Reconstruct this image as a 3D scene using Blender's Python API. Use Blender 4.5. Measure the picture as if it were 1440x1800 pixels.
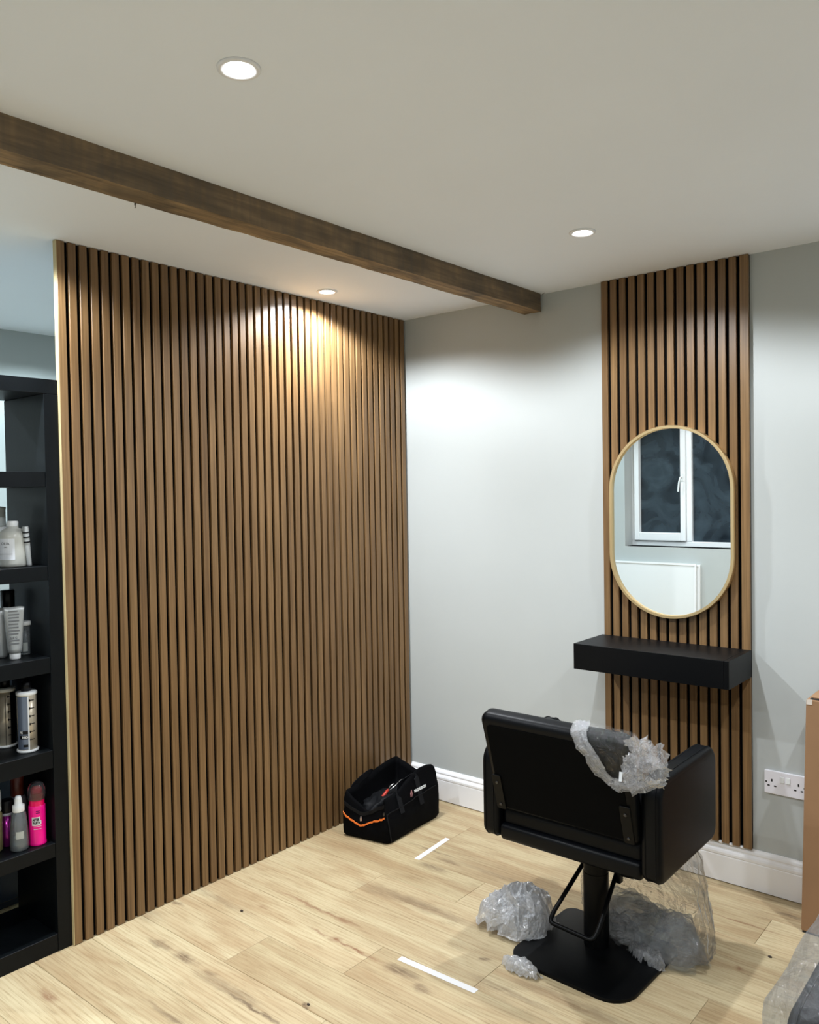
import bpy, bmesh, math, random
from mathutils import Vector, Matrix, noise
R = math.radians
random.seed(7)
for o in list(bpy.data.objects): bpy.data.objects.remove(o)
SC = bpy.context.scene
COL = SC.collection
CEIL = 2.3774

# ---------------------------------------------------------------- camera
cam = bpy.data.cameras.new('camera'); cam.sensor_fit = 'HORIZONTAL'; cam.sensor_width = 36.0
cam.lens = 36.0 * 1439.35 / 1440.0; cam.clip_start = .02
camo = bpy.data.objects.new('camera', cam); COL.objects.link(camo); SC.camera = camo
yaw, pitch, roll = -0.694447, -0.024825, -0.01663
fw = Vector((math.sin(yaw)*math.cos(pitch), math.cos(yaw)*math.cos(pitch), math.sin(pitch)))
rt = Vector((math.cos(yaw), -math.sin(yaw), 0)); up = rt.cross(fw)
r2 = rt*math.cos(roll) + up*math.sin(roll); u2 = -rt*math.sin(roll) + up*math.cos(roll)
camo.matrix_world = Matrix(((r2.x, u2.x, -fw.x, 2.642), (r2.y, u2.y, -fw.y, -3.1639), (r2.z, u2.z, -fw.z, 1.5203), (0, 0, 0, 1)))

# ---------------------------------------------------------------- world (night outside) and exposure
w = bpy.data.worlds.new('night'); SC.world = w; w.use_nodes = True
w.node_tree.nodes['Background'].inputs[0].default_value = (.045, .075, .11, 1)
w.node_tree.nodes['Background'].inputs[1].default_value = .55
SC.view_settings.view_transform = 'Standard'; SC.view_settings.look = 'None'
SC.view_settings.gamma = 1; SC.view_settings.use_curve_mapping = False
SC.view_settings.exposure = 0.0
SC.cycles.use_denoising = True
SC.cycles.max_bounces = 10; SC.cycles.diffuse_bounces = 6; SC.cycles.glossy_bounces = 6
SC.cycles.transparent_max_bounces = 32
SC.cycles.sample_clamp_indirect = 6
LAMP_W = 77.0           # power of one ceiling spot
LAMP_COL = (.93, .98, 1.04)
COOL_COL = (.74, .92, 1.0)

# ================================================================ helpers
def tag(o, label=None, cat=None, group=None, kind=None):
    if label: o['label'] = label
    if cat: o['category'] = cat
    if group: o['group'] = group
    if kind: o['kind'] = kind
    return o

def empty(name, loc=(0, 0, 0), rz=0, **k):
    o = bpy.data.objects.new(name, None); COL.objects.link(o)
    o.location = loc; o.rotation_euler = (0, 0, rz); o.empty_display_size = .05
    return tag(o, **k)

def obj(name, bm, m, parent=None, smooth=False, loc=None, **k):
    if isinstance(bm, bmesh.types.BMesh):
        bmesh.ops.recalc_face_normals(bm, faces=bm.faces[:])
        me = bpy.data.meshes.new(name); bm.to_mesh(me); bm.free()
    else: me = bm
    if m is not None and not me.materials: me.materials.append(m)
    if smooth:
        me.polygons.foreach_set('use_smooth', [True]*len(me.polygons))
    o = bpy.data.objects.new(name, me); COL.objects.link(o)
    if parent: o.parent = parent
    if loc: o.location = loc
    return tag(o, **k)

def mark_sharp(o, deg=35):
    me = o.data
    me.set_sharp_from_angle(angle=R(deg))

def bm_new(): return bmesh.new()

def add_box(bm, x0, x1, y0, y1, z0, z1, bev=0, seg=1):
    r = bmesh.ops.create_cube(bm, size=1)
    vs = r['verts']
    for v in vs:
        v.co = Vector(((x0+x1)/2 + v.co.x*(x1-x0), (y0+y1)/2 + v.co.y*(y1-y0), (z0+z1)/2 + v.co.z*(z1-z0)))
    if bev > 0:
        es = list({e for v in vs for e in v.link_edges})
        bmesh.ops.bevel(bm, geom=es, offset=bev, segments=seg, profile=.5, affect='EDGES', clamp_overlap=True)
    return vs

def box(x0, x1, y0, y1, z0, z1, bev=0, seg=1):
    bm = bm_new(); add_box(bm, x0, x1, y0, y1, z0, z1, bev, seg); return bm

def add_tube(bm, pts, r, n=10, closed=False, caps=True):
    pts = [Vector(p) for p in pts]; rings = []
    N = len(pts); prev = None
    for i, p in enumerate(pts):
        if closed: t = (pts[(i+1) % N]-pts[i-1])
        else: t = pts[min(i+1, N-1)]-pts[max(i-1, 0)]
        t.normalize()
        if prev is None:
            a = Vector((0, 0, 1)) if abs(t.z) < .9 else Vector((1, 0, 0))
            nrm = t.cross(a).normalized()
        else:
            nrm = (prev - t*prev.dot(t)).normalized()
        prev = nrm; b = t.cross(nrm)
        rr = r[i] if isinstance(r, (list, tuple)) else r
        rings.append([bm.verts.new(p + nrm*math.cos(a2)*rr + b*math.sin(a2)*rr) for a2 in [2*math.pi*k/n for k in range(n)]])
    M = N if closed else N-1
    for i in range(M):
        A, B = rings[i], rings[(i+1) % N]
        for k in range(n): bm.faces.new((A[k], A[(k+1) % n], B[(k+1) % n], B[k]))
    if not closed and caps:
        bm.faces.new(rings[0]); bm.faces.new(rings[-1][::-1])

def tube(pts, r, n=10, closed=False):
    bm = bm_new(); add_tube(bm, pts, r, n, closed); return bm

def arc_path(pts, rad=.02, seg=5, closed=False):
    """round the corners of a polyline"""
    pts = [Vector(p) for p in pts]; out = []; N = len(pts)
    for i, p in enumerate(pts):
        if not closed and i in (0, N-1): out.append(p); continue
        a = pts[i-1]; b = pts[(i+1) % N]
        d1 = (a-p); d2 = (b-p); q = min(rad, d1.length*.45, d2.length*.45)
        s = p + d1.normalized()*q; e = p + d2.normalized()*q
        for k in range(seg+1):
            t = k/seg; out.append(s*(1-t)**2 + p*2*t*(1-t) + e*t*t)
    return out

def add_lathe(bm, prof, n=32, c=(0, 0, 0), flat=1.0):
    rings = []
    for r, z in prof:
        if r < 1e-6: rings.append([bm.verts.new((c[0], c[1], c[2]+z))])
        else: rings.append([bm.verts.new((c[0]+r*math.cos(2*math.pi*k/n), c[1]+r*flat*math.sin(2*math.pi*k/n), c[2]+z)) for k in range(n)])
    for A, B in zip(rings, rings[1:]):
        if len(A) == 1 and len(B) == 1: continue
        for k in range(n):
            k2 = (k+1) % n
            if len(A) == 1: bm.faces.new((A[0], B[k], B[k2]))
            elif len(B) == 1: bm.faces.new((A[k], A[k2], B[0]))
            else: bm.faces.new((A[k], A[k2], B[k2], B[k]))

def lathe(prof, n=32, c=(0, 0, 0), flat=1.0):
    bm = bm_new(); add_lathe(bm, prof, n, c, flat); return bm

def rounded_poly(w0, w1, h0, h1, rads, seg=6):
    """2D rounded rectangle (u0,u1,v0,v1), radii for corners (u0v0,u1v0,u1v1,u0v1)"""
    cs = [(w0, h0, 1, 1, math.pi), (w1, h0, -1, 1, 1.5*math.pi), (w1, h1, -1, -1, 0), (w0, h1, 1, -1, .5*math.pi)]
    out = []
    for (x, y, sx, sy, a0), r in zip(cs, rads):
        cx, cy = x+sx*r, y+sy*r
        for k in range(seg+1):
            a = a0 + k/seg*math.pi/2
            out.append((cx+r*math.cos(a), cy+r*math.sin(a)))
    return out

def add_prism(bm, poly, t0, t1, f, bev=0, seg=3):
    """poly: 2D points, f(u,v,t)->3D; rounds both cap edges by bev"""
    P = [Vector(q) for q in poly]; N = len(P)
    area = sum(P[i].x*P[(i+1) % N].y - P[(i+1) % N].x*P[i].y for i in range(N))
    sgn = 1 if area > 0 else -1
    nor = []
    for i in range(N):
        d = (P[(i+1) % N]-P[i-1]); d.normalize(); nor.append(Vector((d.y, -d.x))*sgn)
    levels = []
    if bev > 0:
        for k in range(seg+1):
            a = k/seg*math.pi/2; levels.append((t0+bev*(1-math.sin(a)), -bev*(1-math.cos(a))))
        levels = [(t0 + bev*(1-math.cos(a)), -bev*(1-math.sin(a))) for a in [k/seg*math.pi/2 for k in range(seg+1)]]
        levels += [(t1 - bev*(1-math.cos(a)), -bev*(1-math.sin(a))) for a in [k/seg*math.pi/2 for k in range(seg, -1, -1)]]
    else: levels = [(t0, 0), (t1, 0)]
    rings = []
    for t, ins in levels:
        rings.append([bm.verts.new(f(P[i].x+nor[i].x*ins, P[i].y+nor[i].y*ins, t)) for i in range(N)])
    for A, B in zip(rings, rings[1:]):
        for k in range(N): bm.faces.new((A[k], A[(k+1) % N], B[(k+1) % N], B[k]))
    bm.faces.new(rings[0]); bm.faces.new(rings[-1][::-1])

def prism(poly, t0, t1, f, bev=0, seg=3):
    bm = bm_new(); add_prism(bm, poly, t0, t1, f, bev, seg); return bm

def text_mesh(s, size, depth=.0004, bold=0):
    cu = bpy.data.curves.new('lettering', 'FONT'); cu.body = s; cu.size = size; cu.extrude = depth
    cu.align_x = 'CENTER'; cu.align_y = 'CENTER'; cu.offset = bold; cu.resolution_u = 3
    o = bpy.data.objects.new('lettering', cu); COL.objects.link(o)
    dg = bpy.context.evaluated_depsgraph_get(); dg.update()
    me = bpy.data.meshes.new_from_object(o.evaluated_get(dg))
    bpy.data.objects.remove(o); bpy.data.curves.remove(cu)
    return me

def text_on(name, s, size, m, parent, origin, xdir, ydir, bold=0, fit=None):
    me = text_mesh(s, size, bold=bold)
    X = Vector(xdir).normalized(); Y = (Vector(ydir)-X*X.dot(Vector(ydir))).normalized(); Z = X.cross(Y)
    xs = [v.co.x for v in me.vertices]; k = 1
    if fit: k = fit/(max(xs)-min(xs))
    for v in me.vertices: v.co = Vector(origin) + X*v.co.x*k + Y*v.co.y + Z*v.co.z
    me.materials.clear()
    return obj(name, me, m, parent)

def text_round(name, s, size, m, parent, z, r, a0, fit=None, bold=0):
    me = text_mesh(s, size, depth=.0003, bold=bold); k = 1
    xs = [v.co.x for v in me.vertices]
    if fit: k = fit/(max(xs)-min(xs))
    for v in me.vertices:
        a = a0 + v.co.x*k/r; rr = r + v.co.z + .0005
        v.co = Vector((rr*math.cos(a), rr*math.sin(a), z+v.co.y))
    me.materials.clear()
    return obj(name, me, m, parent)

def arc_patch(r, a0, a1, z0, z1, n=12, th=.0004):
    bm = bm_new(); V = []
    for k in range(n+1):
        a = a0+(a1-a0)*k/n
        V.append([bm.verts.new((q*math.cos(a), q*math.sin(a), z)) for q, z in ((r, z0), (r+th, z0), (r+th, z1), (r, z1))])
    for A, B in zip(V, V[1:]):
        for j in range(4): bm.faces.new((A[j], A[(j+1) % 4], B[(j+1) % 4], B[j]))
    bm.faces.new(V[0]); bm.faces.new(V[-1][::-1])
    return bm

# ================================================================ materials
def nt(name):
    m = bpy.data.materials.new(name); m.use_nodes = True
    t = m.node_tree; return m, t, t.nodes, t.links, t.nodes['Principled BSDF']

def plain(name, col, rough=.5, metal=0, bump=0, bscale=200, spec=.5, var=0, vscale=6, **k):
    m, t, N, L, b = nt(name)
    b.inputs['Base Color'].default_value = (*col, 1); b.inputs['Roughness'].default_value = rough
    b.inputs['Metallic'].default_value = metal; b.inputs['Specular IOR Level'].default_value = spec
    for kk, vv in k.items(): b.inputs[kk.replace('_', ' ')].default_value = vv
    tc = N.new('ShaderNodeTexCoord')
    if bump:
        n = N.new('ShaderNodeTexNoise'); n.inputs['Scale'].default_value = bscale; n.inputs['Detail'].default_value = 4
        L.new(tc.outputs['Object'], n.inputs['Vector'])
        bp = N.new('ShaderNodeBump'); bp.inputs['Strength'].default_value = bump; bp.inputs['Distance'].default_value = .001
        L.new(n.outputs['Fac'], bp.inputs['Height']); L.new(bp.outputs['Normal'], b.inputs['Normal'])
    if var:
        n = N.new('ShaderNodeTexNoise'); n.inputs['Scale'].default_value = vscale; n.inputs['Detail'].default_value = 5
        L.new(tc.outputs['Object'], n.inputs['Vector'])
        r = N.new('ShaderNodeValToRGB')
        r.color_ramp.elements[0].position = .3; r.color_ramp.elements[1].position = .7
        r.color_ramp.elements[0].color = (*[c*(1-var) for c in col], 1); r.color_ramp.elements[1].color = (*[min(1, c*(1+var)) for c in col], 1)
        L.new(n.outputs['Fac'], r.inputs['Fac']); L.new(r.outputs['Color'], b.inputs['Base Color'])
    return m

def math_node(N, L, op, a, b=None, c=None, clamp=False):
    n = N.new('ShaderNodeMath'); n.operation = op; n.use_clamp = clamp
    for i, v in enumerate((a, b, c)):
        if v is None: continue
        if isinstance(v, (int, float)): n.inputs[i].default_value = v
        else: L.new(v, n.inputs[i])
    return n.outputs[0]

def mixc(N, L, fac, a, b, mode='MIX'):
    n = N.new('ShaderNodeMix'); n.data_type = 'RGBA'; n.blend_type = mode
    if isinstance(fac, (int, float)): n.inputs[0].default_value = fac
    else: L.new(fac, n.inputs[0])
    for i, v in ((6, a), (7, b)):
        if isinstance(v, tuple): n.inputs[i].default_value = v
        else: L.new(v, n.inputs[i])
    return n.outputs[2]

def slat_wood():
    m, t, N, L, b = nt('walnut_veneer')
    tc = N.new('ShaderNodeTexCoord'); oi = N.new('ShaderNodeObjectInfo')
    off = N.new('ShaderNodeVectorMath'); off.operation = 'ADD'
    cx = N.new('ShaderNodeCombineXYZ')
    for i in range(3): L.new(math_node(N, L, 'MULTIPLY', oi.outputs['Random'], 37.0+i*11), cx.inputs[i])
    L.new(tc.outputs['Object'], off.inputs[0]); L.new(cx.outputs[0], off.inputs[1])
    mp = N.new('ShaderNodeMapping'); mp.inputs['Scale'].default_value = (170, 170, 3.0); L.new(off.outputs[0], mp.inputs['Vector'])
    n1 = N.new('ShaderNodeTexNoise'); n1.inputs['Scale'].default_value = 1; n1.inputs['Detail'].default_value = 6; n1.inputs['Roughness'].default_value = .6
    L.new(mp.outputs[0], n1.inputs['Vector'])
    mp2 = N.new('ShaderNodeMapping'); mp2.inputs['Scale'].default_value = (40, 40, 1.1); L.new(off.outputs[0], mp2.inputs['Vector'])
    n2 = N.new('ShaderNodeTexNoise'); n2.inputs['Scale'].default_value = 1; n2.inputs['Detail'].default_value = 3
    L.new(mp2.outputs[0], n2.inputs['Vector'])
    r = N.new('ShaderNodeValToRGB'); e = r.color_ramp.elements
    e[0].position = .30; e[0].color = (.128, .071, .028, 1); e[1].position = .72; e[1].color = (.255, .150, .066, 1)
    L.new(n1.outputs['Fac'], r.inputs['Fac'])
    r2 = N.new('ShaderNodeValToRGB'); e = r2.color_ramp.elements
    e[0].position = .3; e[0].color = (.78, .76, .74, 1); e[1].position = .7; e[1].color = (1.1, 1.08, 1.05, 1)
    L.new(n2.outputs['Fac'], r2.inputs['Fac'])
    c = mixc(N, L, 1.0, r.outputs['Color'], r2.outputs['Color'], 'MULTIPLY')
    rr = N.new('ShaderNodeValToRGB'); e = rr.color_ramp.elements
    e[0].color = (.88, .86, .84, 1); e[1].color = (1.1, 1.12, 1.12, 1); L.new(oi.outputs['Random'], rr.inputs['Fac'])
    c = mixc(N, L, 1.0, c, rr.outputs['Color'], 'MULTIPLY')
    L.new(c, b.inputs['Base Color']); b.inputs['Roughness'].default_value = .38; b.inputs['Specular IOR Level'].default_value = .5
    bp = N.new('ShaderNodeBump'); bp.inputs['Strength'].default_value = .15; bp.inputs['Distance'].default_value = .0005
    L.new(n1.outputs['Fac'], bp.inputs['Height']); L.new(bp.outputs['Normal'], b.inputs['Normal'])
    return m

# knots and cracks in the oak boards, in metres on the floor: x, y, half length, half width, strength, tint index
KNOTS = [(.356, -1.61, .045, .016, .9, 0), (.215, -1.615, .05, .013, .6, 0), (.49, -1.612, .03, .01, .5, 0), (.60, -1.63, .13, .018, .45, 0), (.74, -1.643, .16, .006, .8, 0),
         (.667, -1.23, .022, .014, .85, 1), (.76, -1.232, .09, .005, .85, 1), (.60, -1.228, .05, .006, .6, 1),
         (.60, -1.12, .03, .012, .7, 1), (.46, -1.12, .17, .006, .65, 1), (.965, -1.232, .055, .018, .75, 0), (1.074, -1.26, .03, .013, .6, 0),
         (.858, -1.535, .01, .008, .9, 0), (.56, -.885, .10, .025, .35, 0), (.75, -.868, .20, .022, .55, 0), (.60, -.605, .06, .014, .6, 0),
         (.624, -.522, .05, .012, .5, 0), (.50, -.48, .09, .005, .6, 0), (.02, -1.417, .03, .008, .8, 0), (.0, -1.53, .07, .03, .35, 0), (.204, -1.99, .035, .014, .7, 1),
         (.62, -1.82, .12, .008, .6, 0), (1.795, -.56, .012, .008, .8, 1), (1.14, -1.01, .014, .01, .7, 0), (1.72, -.272, .1, .004, .7, 1), (1.83, -.123, .04, .01, .6, 0),
         (1.5, -1.04, .16, .02, .45, 0), (.30, -1.23, .02, .01, .3, 1), (.265, -1.304, .004, .003, 1.0, 0), (.12, -1.30, .16, .016, .3, 0), (1.3, -1.11, .12, .012, .4, 0), (.9, -.50, .2, .012, .35, 0)]

def oak_floor():
    m, t, N, L, b = nt('oak_board')
    tc = N.new('ShaderNodeTexCoord'); oi = N.new('ShaderNodeObjectInfo'); ge = N.new('ShaderNodeNewGeometry')
    cx = N.new('ShaderNodeCombineXYZ')
    for i in range(3): L.new(math_node(N, L, 'MULTIPLY', oi.outputs['Random'], 23.0+i*7), cx.inputs[i])
    off = N.new('ShaderNodeVectorMath'); off.operation = 'ADD'
    L.new(ge.outputs['Position'], off.inputs[0]); L.new(cx.outputs[0], off.inputs[1])
    def ns(sc, d=4, rough=.55, dist=0):
        mp = N.new('ShaderNodeMapping'); mp.inputs['Scale'].default_value = sc; L.new(off.outputs[0], mp.inputs['Vector'])
        n = N.new('ShaderNodeTexNoise'); n.inputs['Scale'].default_value = 1; n.inputs['Detail'].default_value = d
        n.inputs['Roughness'].default_value = rough; n.inputs['Distortion'].default_value = dist
        L.new(mp.outputs[0], n.inputs['Vector']); return n.outputs['Fac']
    fine = ns((10, 260, 1), 6, .62); broad = ns((2.2, 14, 1), 3, .5, .6); blotch = ns((3.5, 7, 1), 2)
    # cathedral figure
    mp = N.new('ShaderNodeMapping'); mp.inputs['Scale'].default_value = (2.4, 15, 1); L.new(off.outputs[0], mp.inputs['Vector'])
    wv = N.new('ShaderNodeTexWave'); wv.wave_type = 'RINGS'; wv.inputs['Scale'].default_value = 1.3; wv.inputs['Distortion'].default_value = 7
    wv.inputs['Detail'].default_value = 3; wv.inputs['Detail Scale'].default_value = .7
    L.new(mp.outputs[0], wv.inputs['Vector'])
    r = N.new('ShaderNodeValToRGB'); e = r.color_ramp.elements
    e[0].position = .33; e[0].color = (.40, .295, .168, 1); e[1].position = .66; e[1].color = (.52, .437, .272, 1)
    L.new(broad, r.inputs['Fac'])
    rf = N.new('ShaderNodeValToRGB'); e = rf.color_ramp.elements
    e[0].position = .30; e[0].color = (.60, .53, .45, 1); e[1].position = .50; e[1].color = (1.04, 1.03, 1.02, 1)
    L.new(fine, rf.inputs['Fac'])
    c = mixc(N, L, .75, r.outputs['Color'], rf.outputs['Color'], 'MULTIPLY')
    rw = N.new('ShaderNodeValToRGB'); e = rw.color_ramp.elements
    e[0].position = .0; e[0].color = (.80, .74, .66, 1); e[1].position = .35; e[1].color = (1, 1, 1, 1)
    L.new(wv.outputs['Fac'], rw.inputs['Fac'])
    c = mixc(N, L, math_node(N, L, 'MULTIPLY', blotch, 1.0), c, rw.outputs['Color'], 'MULTIPLY')
    rr = N.new('ShaderNodeValToRGB'); e = rr.color_ramp.elements
    e[0].color = (.87, .84, .80, 1); e[1].color = (1.06, 1.07, 1.08, 1); L.new(oi.outputs['Random'], rr.inputs['Fac'])
    c = mixc(N, L, 1, c, rr.outputs['Color'], 'MULTIPLY')
    # knots
    wn = N.new('ShaderNodeTexNoise'); wn.inputs['Scale'].default_value = 22; wn.inputs['Detail'].default_value = 4
    L.new(ge.outputs['Position'], wn.inputs['Vector'])
    wsub = N.new('ShaderNodeVectorMath'); wsub.operation = 'SUBTRACT'; L.new(wn.outputs['Color'], wsub.inputs[0]); wsub.inputs[1].default_value = (.5, .5, .5)
    wsc = N.new('ShaderNodeVectorMath'); wsc.operation = 'MULTIPLY'; L.new(wsub.outputs[0], wsc.inputs[0]); wsc.inputs[1].default_value = (.07, .035, 0)
    wp = N.new('ShaderNodeVectorMath'); wp.operation = 'ADD'; L.new(ge.outputs['Position'], wp.inputs[0]); L.new(wsc.outputs[0], wp.inputs[1])
    acc = {0: None, 1: None}
    for x, y, rx, ry, s, ti in KNOTS:
        a = N.new('ShaderNodeVectorMath'); a.operation = 'MULTIPLY_ADD'
        a.inputs[1].default_value = (1/rx, 1/ry, 0); a.inputs[2].default_value = (-x/rx, -y/ry, 0); L.new(wp.outputs[0], a.inputs[0])
        l = N.new('ShaderNodeVectorMath'); l.operation = 'LENGTH'; L.new(a.outputs[0], l.inputs[0])
        mr = N.new('ShaderNodeMapRange'); mr.interpolation_type = 'SMOOTHSTEP'
        mr.inputs['From Min'].default_value = 1.9; mr.inputs['From Max'].default_value = 0.1; mr.inputs['To Max'].default_value = s
        L.new(l.outputs['Value'], mr.inputs['Value'])
        acc[ti] = mr.outputs[0] if acc[ti] is None else math_node(N, L, 'MAXIMUM', acc[ti], mr.outputs[0])
    gr = ns((14, 90, 1), 4, .6, 1.2)
    for ti, colr in ((0, (.105, .060, .034, 1)), (1, (.19, .075, .035, 1))):
        f = math_node(N, L, 'MULTIPLY', acc[ti], math_node(N, L, 'MULTIPLY_ADD', gr, 3.4, -.75, clamp=True), clamp=True)
        c = mixc(N, L, f, c, colr)
    L.new(c, b.inputs['Base Color'])
    b.inputs['Roughness'].default_value = .5; b.inputs['Specular IOR Level'].default_value = .35
    bp = N.new('ShaderNodeBump'); bp.inputs['Strength'].default_value = .2; bp.inputs['Distance'].default_value = .0006
    L.new(fine, bp.inputs['Height']); L.new(bp.outputs['Normal'], b.inputs['Normal'])
    return m

def old_timber():
    m, t, N, L, b = nt('old_timber')
    tc = N.new('ShaderNodeTexCoord')
    def ns(sc, d=5, dist=0):
        mp = N.new('ShaderNodeMapping'); mp.inputs['Scale'].default_value = sc; L.new(tc.outputs['Object'], mp.inputs['Vector'])
        n = N.new('ShaderNodeTexNoise'); n.inputs['Scale'].default_value = 1; n.inputs['Detail'].default_value = d; n.inputs['Distortion'].default_value = dist
        L.new(mp.outputs[0], n.inputs['Vector']); return n.outputs['Fac']
    g = ns((60, 3, 60), 6, .5); blot = ns((9, 5, 9), 5, .8); saw = ns((12, 55, 5), 3)
    r = N.new('ShaderNodeValToRGB'); e = r.color_ramp.elements
    e[0].position = .3; e[0].color = (.15, .10, .05, 1); e[1].position = .72; e[1].color = (.40, .27, .135, 1)
    L.new(g, r.inputs['Fac'])
    r2 = N.new('ShaderNodeValToRGB'); e = r2.color_ramp.elements
    e[0].position = .36; e[0].color = (.35, .36, .38, 1); e[1].position = .6; e[1].color = (1.05, 1.0, .95, 1)
    L.new(blot, r2.inputs['Fac'])
    c = mixc(N, L, .85, r.outputs['Color'], r2.outputs['Color'], 'MULTIPLY')
    # grey weathering on the sides (faces that look sideways), as on a sawn old beam
    ge = N.new('ShaderNodeNewGeometry'); sx = N.new('ShaderNodeSeparateXYZ'); L.new(tc.outputs['Normal'], sx.inputs[0])
    side = math_node(N, L, 'ABSOLUTE', sx.outputs['X'])
    f = math_node(N, L, 'MULTIPLY', side, math_node(N, L, 'MULTIPLY_ADD', saw, .8, .15, clamp=True), clamp=True)
    c = mixc(N, L, f, c, (.095, .078, .060, 1))
    L.new(c, b.inputs['Base Color']); b.inputs['Roughness'].default_value = .8
    bp = N.new('ShaderNodeBump'); bp.inputs['Strength'].default_value = .5; bp.inputs['Distance'].default_value = .003
    L.new(g, bp.inputs['Height']); L.new(bp.outputs['Normal'], b.inputs['Normal'])
    return m

def film(name, haze=.10, gloss=1.0, rough=.08, bscale=14, bump=.8, tint=(.93, .95, .97), cells=False, wob=.012, base=.03):
    """clear polythene: see-through, mirror-like at grazing angles, creased"""
    m, t, N, L, b = nt(name); N.remove(b); out = N['Material Output']
    tc = N.new('ShaderNodeTexCoord')
    n = N.new('ShaderNodeTexNoise'); n.inputs['Scale'].default_value = bscale; n.inputs['Detail'].default_value = 5; n.inputs['Roughness'].default_value = .55
    n.inputs['Distortion'].default_value = 1.5
    L.new(tc.outputs['Object'], n.inputs['Vector'])
    ridge = math_node(N, L, 'ABSOLUTE', math_node(N, L, 'SUBTRACT', n.outputs['Fac'], .5))
    v2 = N.new('ShaderNodeTexVoronoi'); v2.inputs['Scale'].default_value = bscale*1.6; v2.inputs['Randomness'].default_value = 1
    wv = N.new('ShaderNodeVectorMath'); wv.operation = 'MULTIPLY_ADD'; L.new(n.outputs['Color'], wv.inputs[0]); wv.inputs[1].default_value = (.08, .08, .08); L.new(tc.outputs['Object'], wv.inputs[2])
    L.new(wv.outputs[0], v2.inputs['Vector'])
    h = math_node(N, L, 'MULTIPLY_ADD', v2.outputs['Distance'], .55, ridge)
    if cells:
        v = N.new('ShaderNodeTexVoronoi'); v.inputs['Scale'].default_value = 110; L.new(tc.outputs['Object'], v.inputs['Vector'])
        h = math_node(N, L, 'ADD', math_node(N, L, 'MULTIPLY', v.outputs['Distance'], -.5), h)
    bp = N.new('ShaderNodeBump'); bp.inputs['Strength'].default_value = bump; bp.inputs['Distance'].default_value = wob
    L.new(h, bp.inputs['Height'])
    tr = N.new('ShaderNodeBsdfTransparent'); tr.inputs[0].default_value = (*tint, 1)
    gl = N.new('ShaderNodeBsdfGlossy'); gl.inputs['Roughness'].default_value = rough; L.new(bp.outputs[0], gl.inputs['Normal'])
    df = N.new('ShaderNodeBsdfDiffuse'); df.inputs[0].default_value = (.85, .87, .9, 1); L.new(bp.outputs[0], df.inputs['Normal'])
    tl = N.new('ShaderNodeBsdfTranslucent'); tl.inputs[0].default_value = (.85, .87, .9, 1)
    ad = N.new('ShaderNodeMixShader'); ad.inputs[0].default_value = .5; L.new(df.outputs[0], ad.inputs[1]); L.new(tl.outputs[0], ad.inputs[2])
    lw = N.new('ShaderNodeLayerWeight'); lw.inputs['Blend'].default_value = .25; L.new(bp.outputs[0], lw.inputs['Normal'])
    fg = math_node(N, L, 'MULTIPLY_ADD', lw.outputs['Fresnel'], gloss, base, clamp=True)
    hz = math_node(N, L, 'MULTIPLY_ADD', lw.outputs['Facing'], haze*1.2, haze*.5, clamp=True)
    m1 = N.new('ShaderNodeMixShader'); L.new(hz, m1.inputs[0]); L.new(tr.outputs[0], m1.inputs[1]); L.new(ad.outputs[0], m1.inputs[2])
    m2 = N.new('ShaderNodeMixShader'); L.new(fg, m2.inputs[0]); L.new(m1.outputs[0], m2.inputs[1]); L.new(gl.outputs[0], m2.inputs[2])
    L.new(m2.outputs[0], out.inputs['Surface'])
    return m

def emit(name, col, s):
    m, t, N, L, b = nt(name)
    b.inputs['Base Color'].default_value = (.9, .9, .9, 1)
    b.inputs['Emission Color'].default_value = (*col, 1); b.inputs['Emission Strength'].default_value = s
    return m

def clear_plastic(name, tint, haze=.25):
    m, t, N, L, b = nt(name); N.remove(b); out = N['Material Output']
    tr = N.new('ShaderNodeBsdfTransparent'); tr.inputs[0].default_value = (*tint, 1)
    gl = N.new('ShaderNodeBsdfGlossy'); gl.inputs['Roughness'].default_value = .08
    df = N.new('ShaderNodeBsdfDiffuse'); df.inputs[0].default_value = (.6, .65, .68, 1)
    a = N.new('ShaderNodeMixShader'); a.inputs[0].default_value = haze; L.new(tr.outputs[0], a.inputs[1]); L.new(df.outputs[0], a.inputs[2])
    fr = N.new('ShaderNodeFresnel'); fr.inputs[0].default_value = 1.5
    c = N.new('ShaderNodeMixShader'); L.new(fr.outputs[0], c.inputs[0]); L.new(a.outputs[0], c.inputs[1]); L.new(gl.outputs[0], c.inputs[2])
    L.new(c.outputs[0], out.inputs['Surface'])
    return m

def night_glass():
    """misted window pane: dark, smooth, with smears of condensation"""
    m, t, N, L, b = nt('misted_glass')
    tc = N.new('ShaderNodeTexCoord')
    n = N.new('ShaderNodeTexNoise'); n.inputs['Scale'].default_value = 3.2; n.inputs['Detail'].default_value = 7; n.inputs['Distortion'].default_value = 1.6
    L.new(tc.outputs['Object'], n.inputs['Vector'])
    r = N.new('ShaderNodeValToRGB'); e = r.color_ramp.elements
    e[0].position = .34; e[0].color = (.006, .011, .017, 1); e[1].position = .72; e[1].color = (.060, .088, .110, 1)
    L.new(n.outputs['Fac'], r.inputs['Fac']); L.new(r.outputs[0], b.inputs['Base Color'])
    b.inputs['Roughness'].default_value = .25; b.inputs['Transmission Weight'].default_value = .25
    return m

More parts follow.
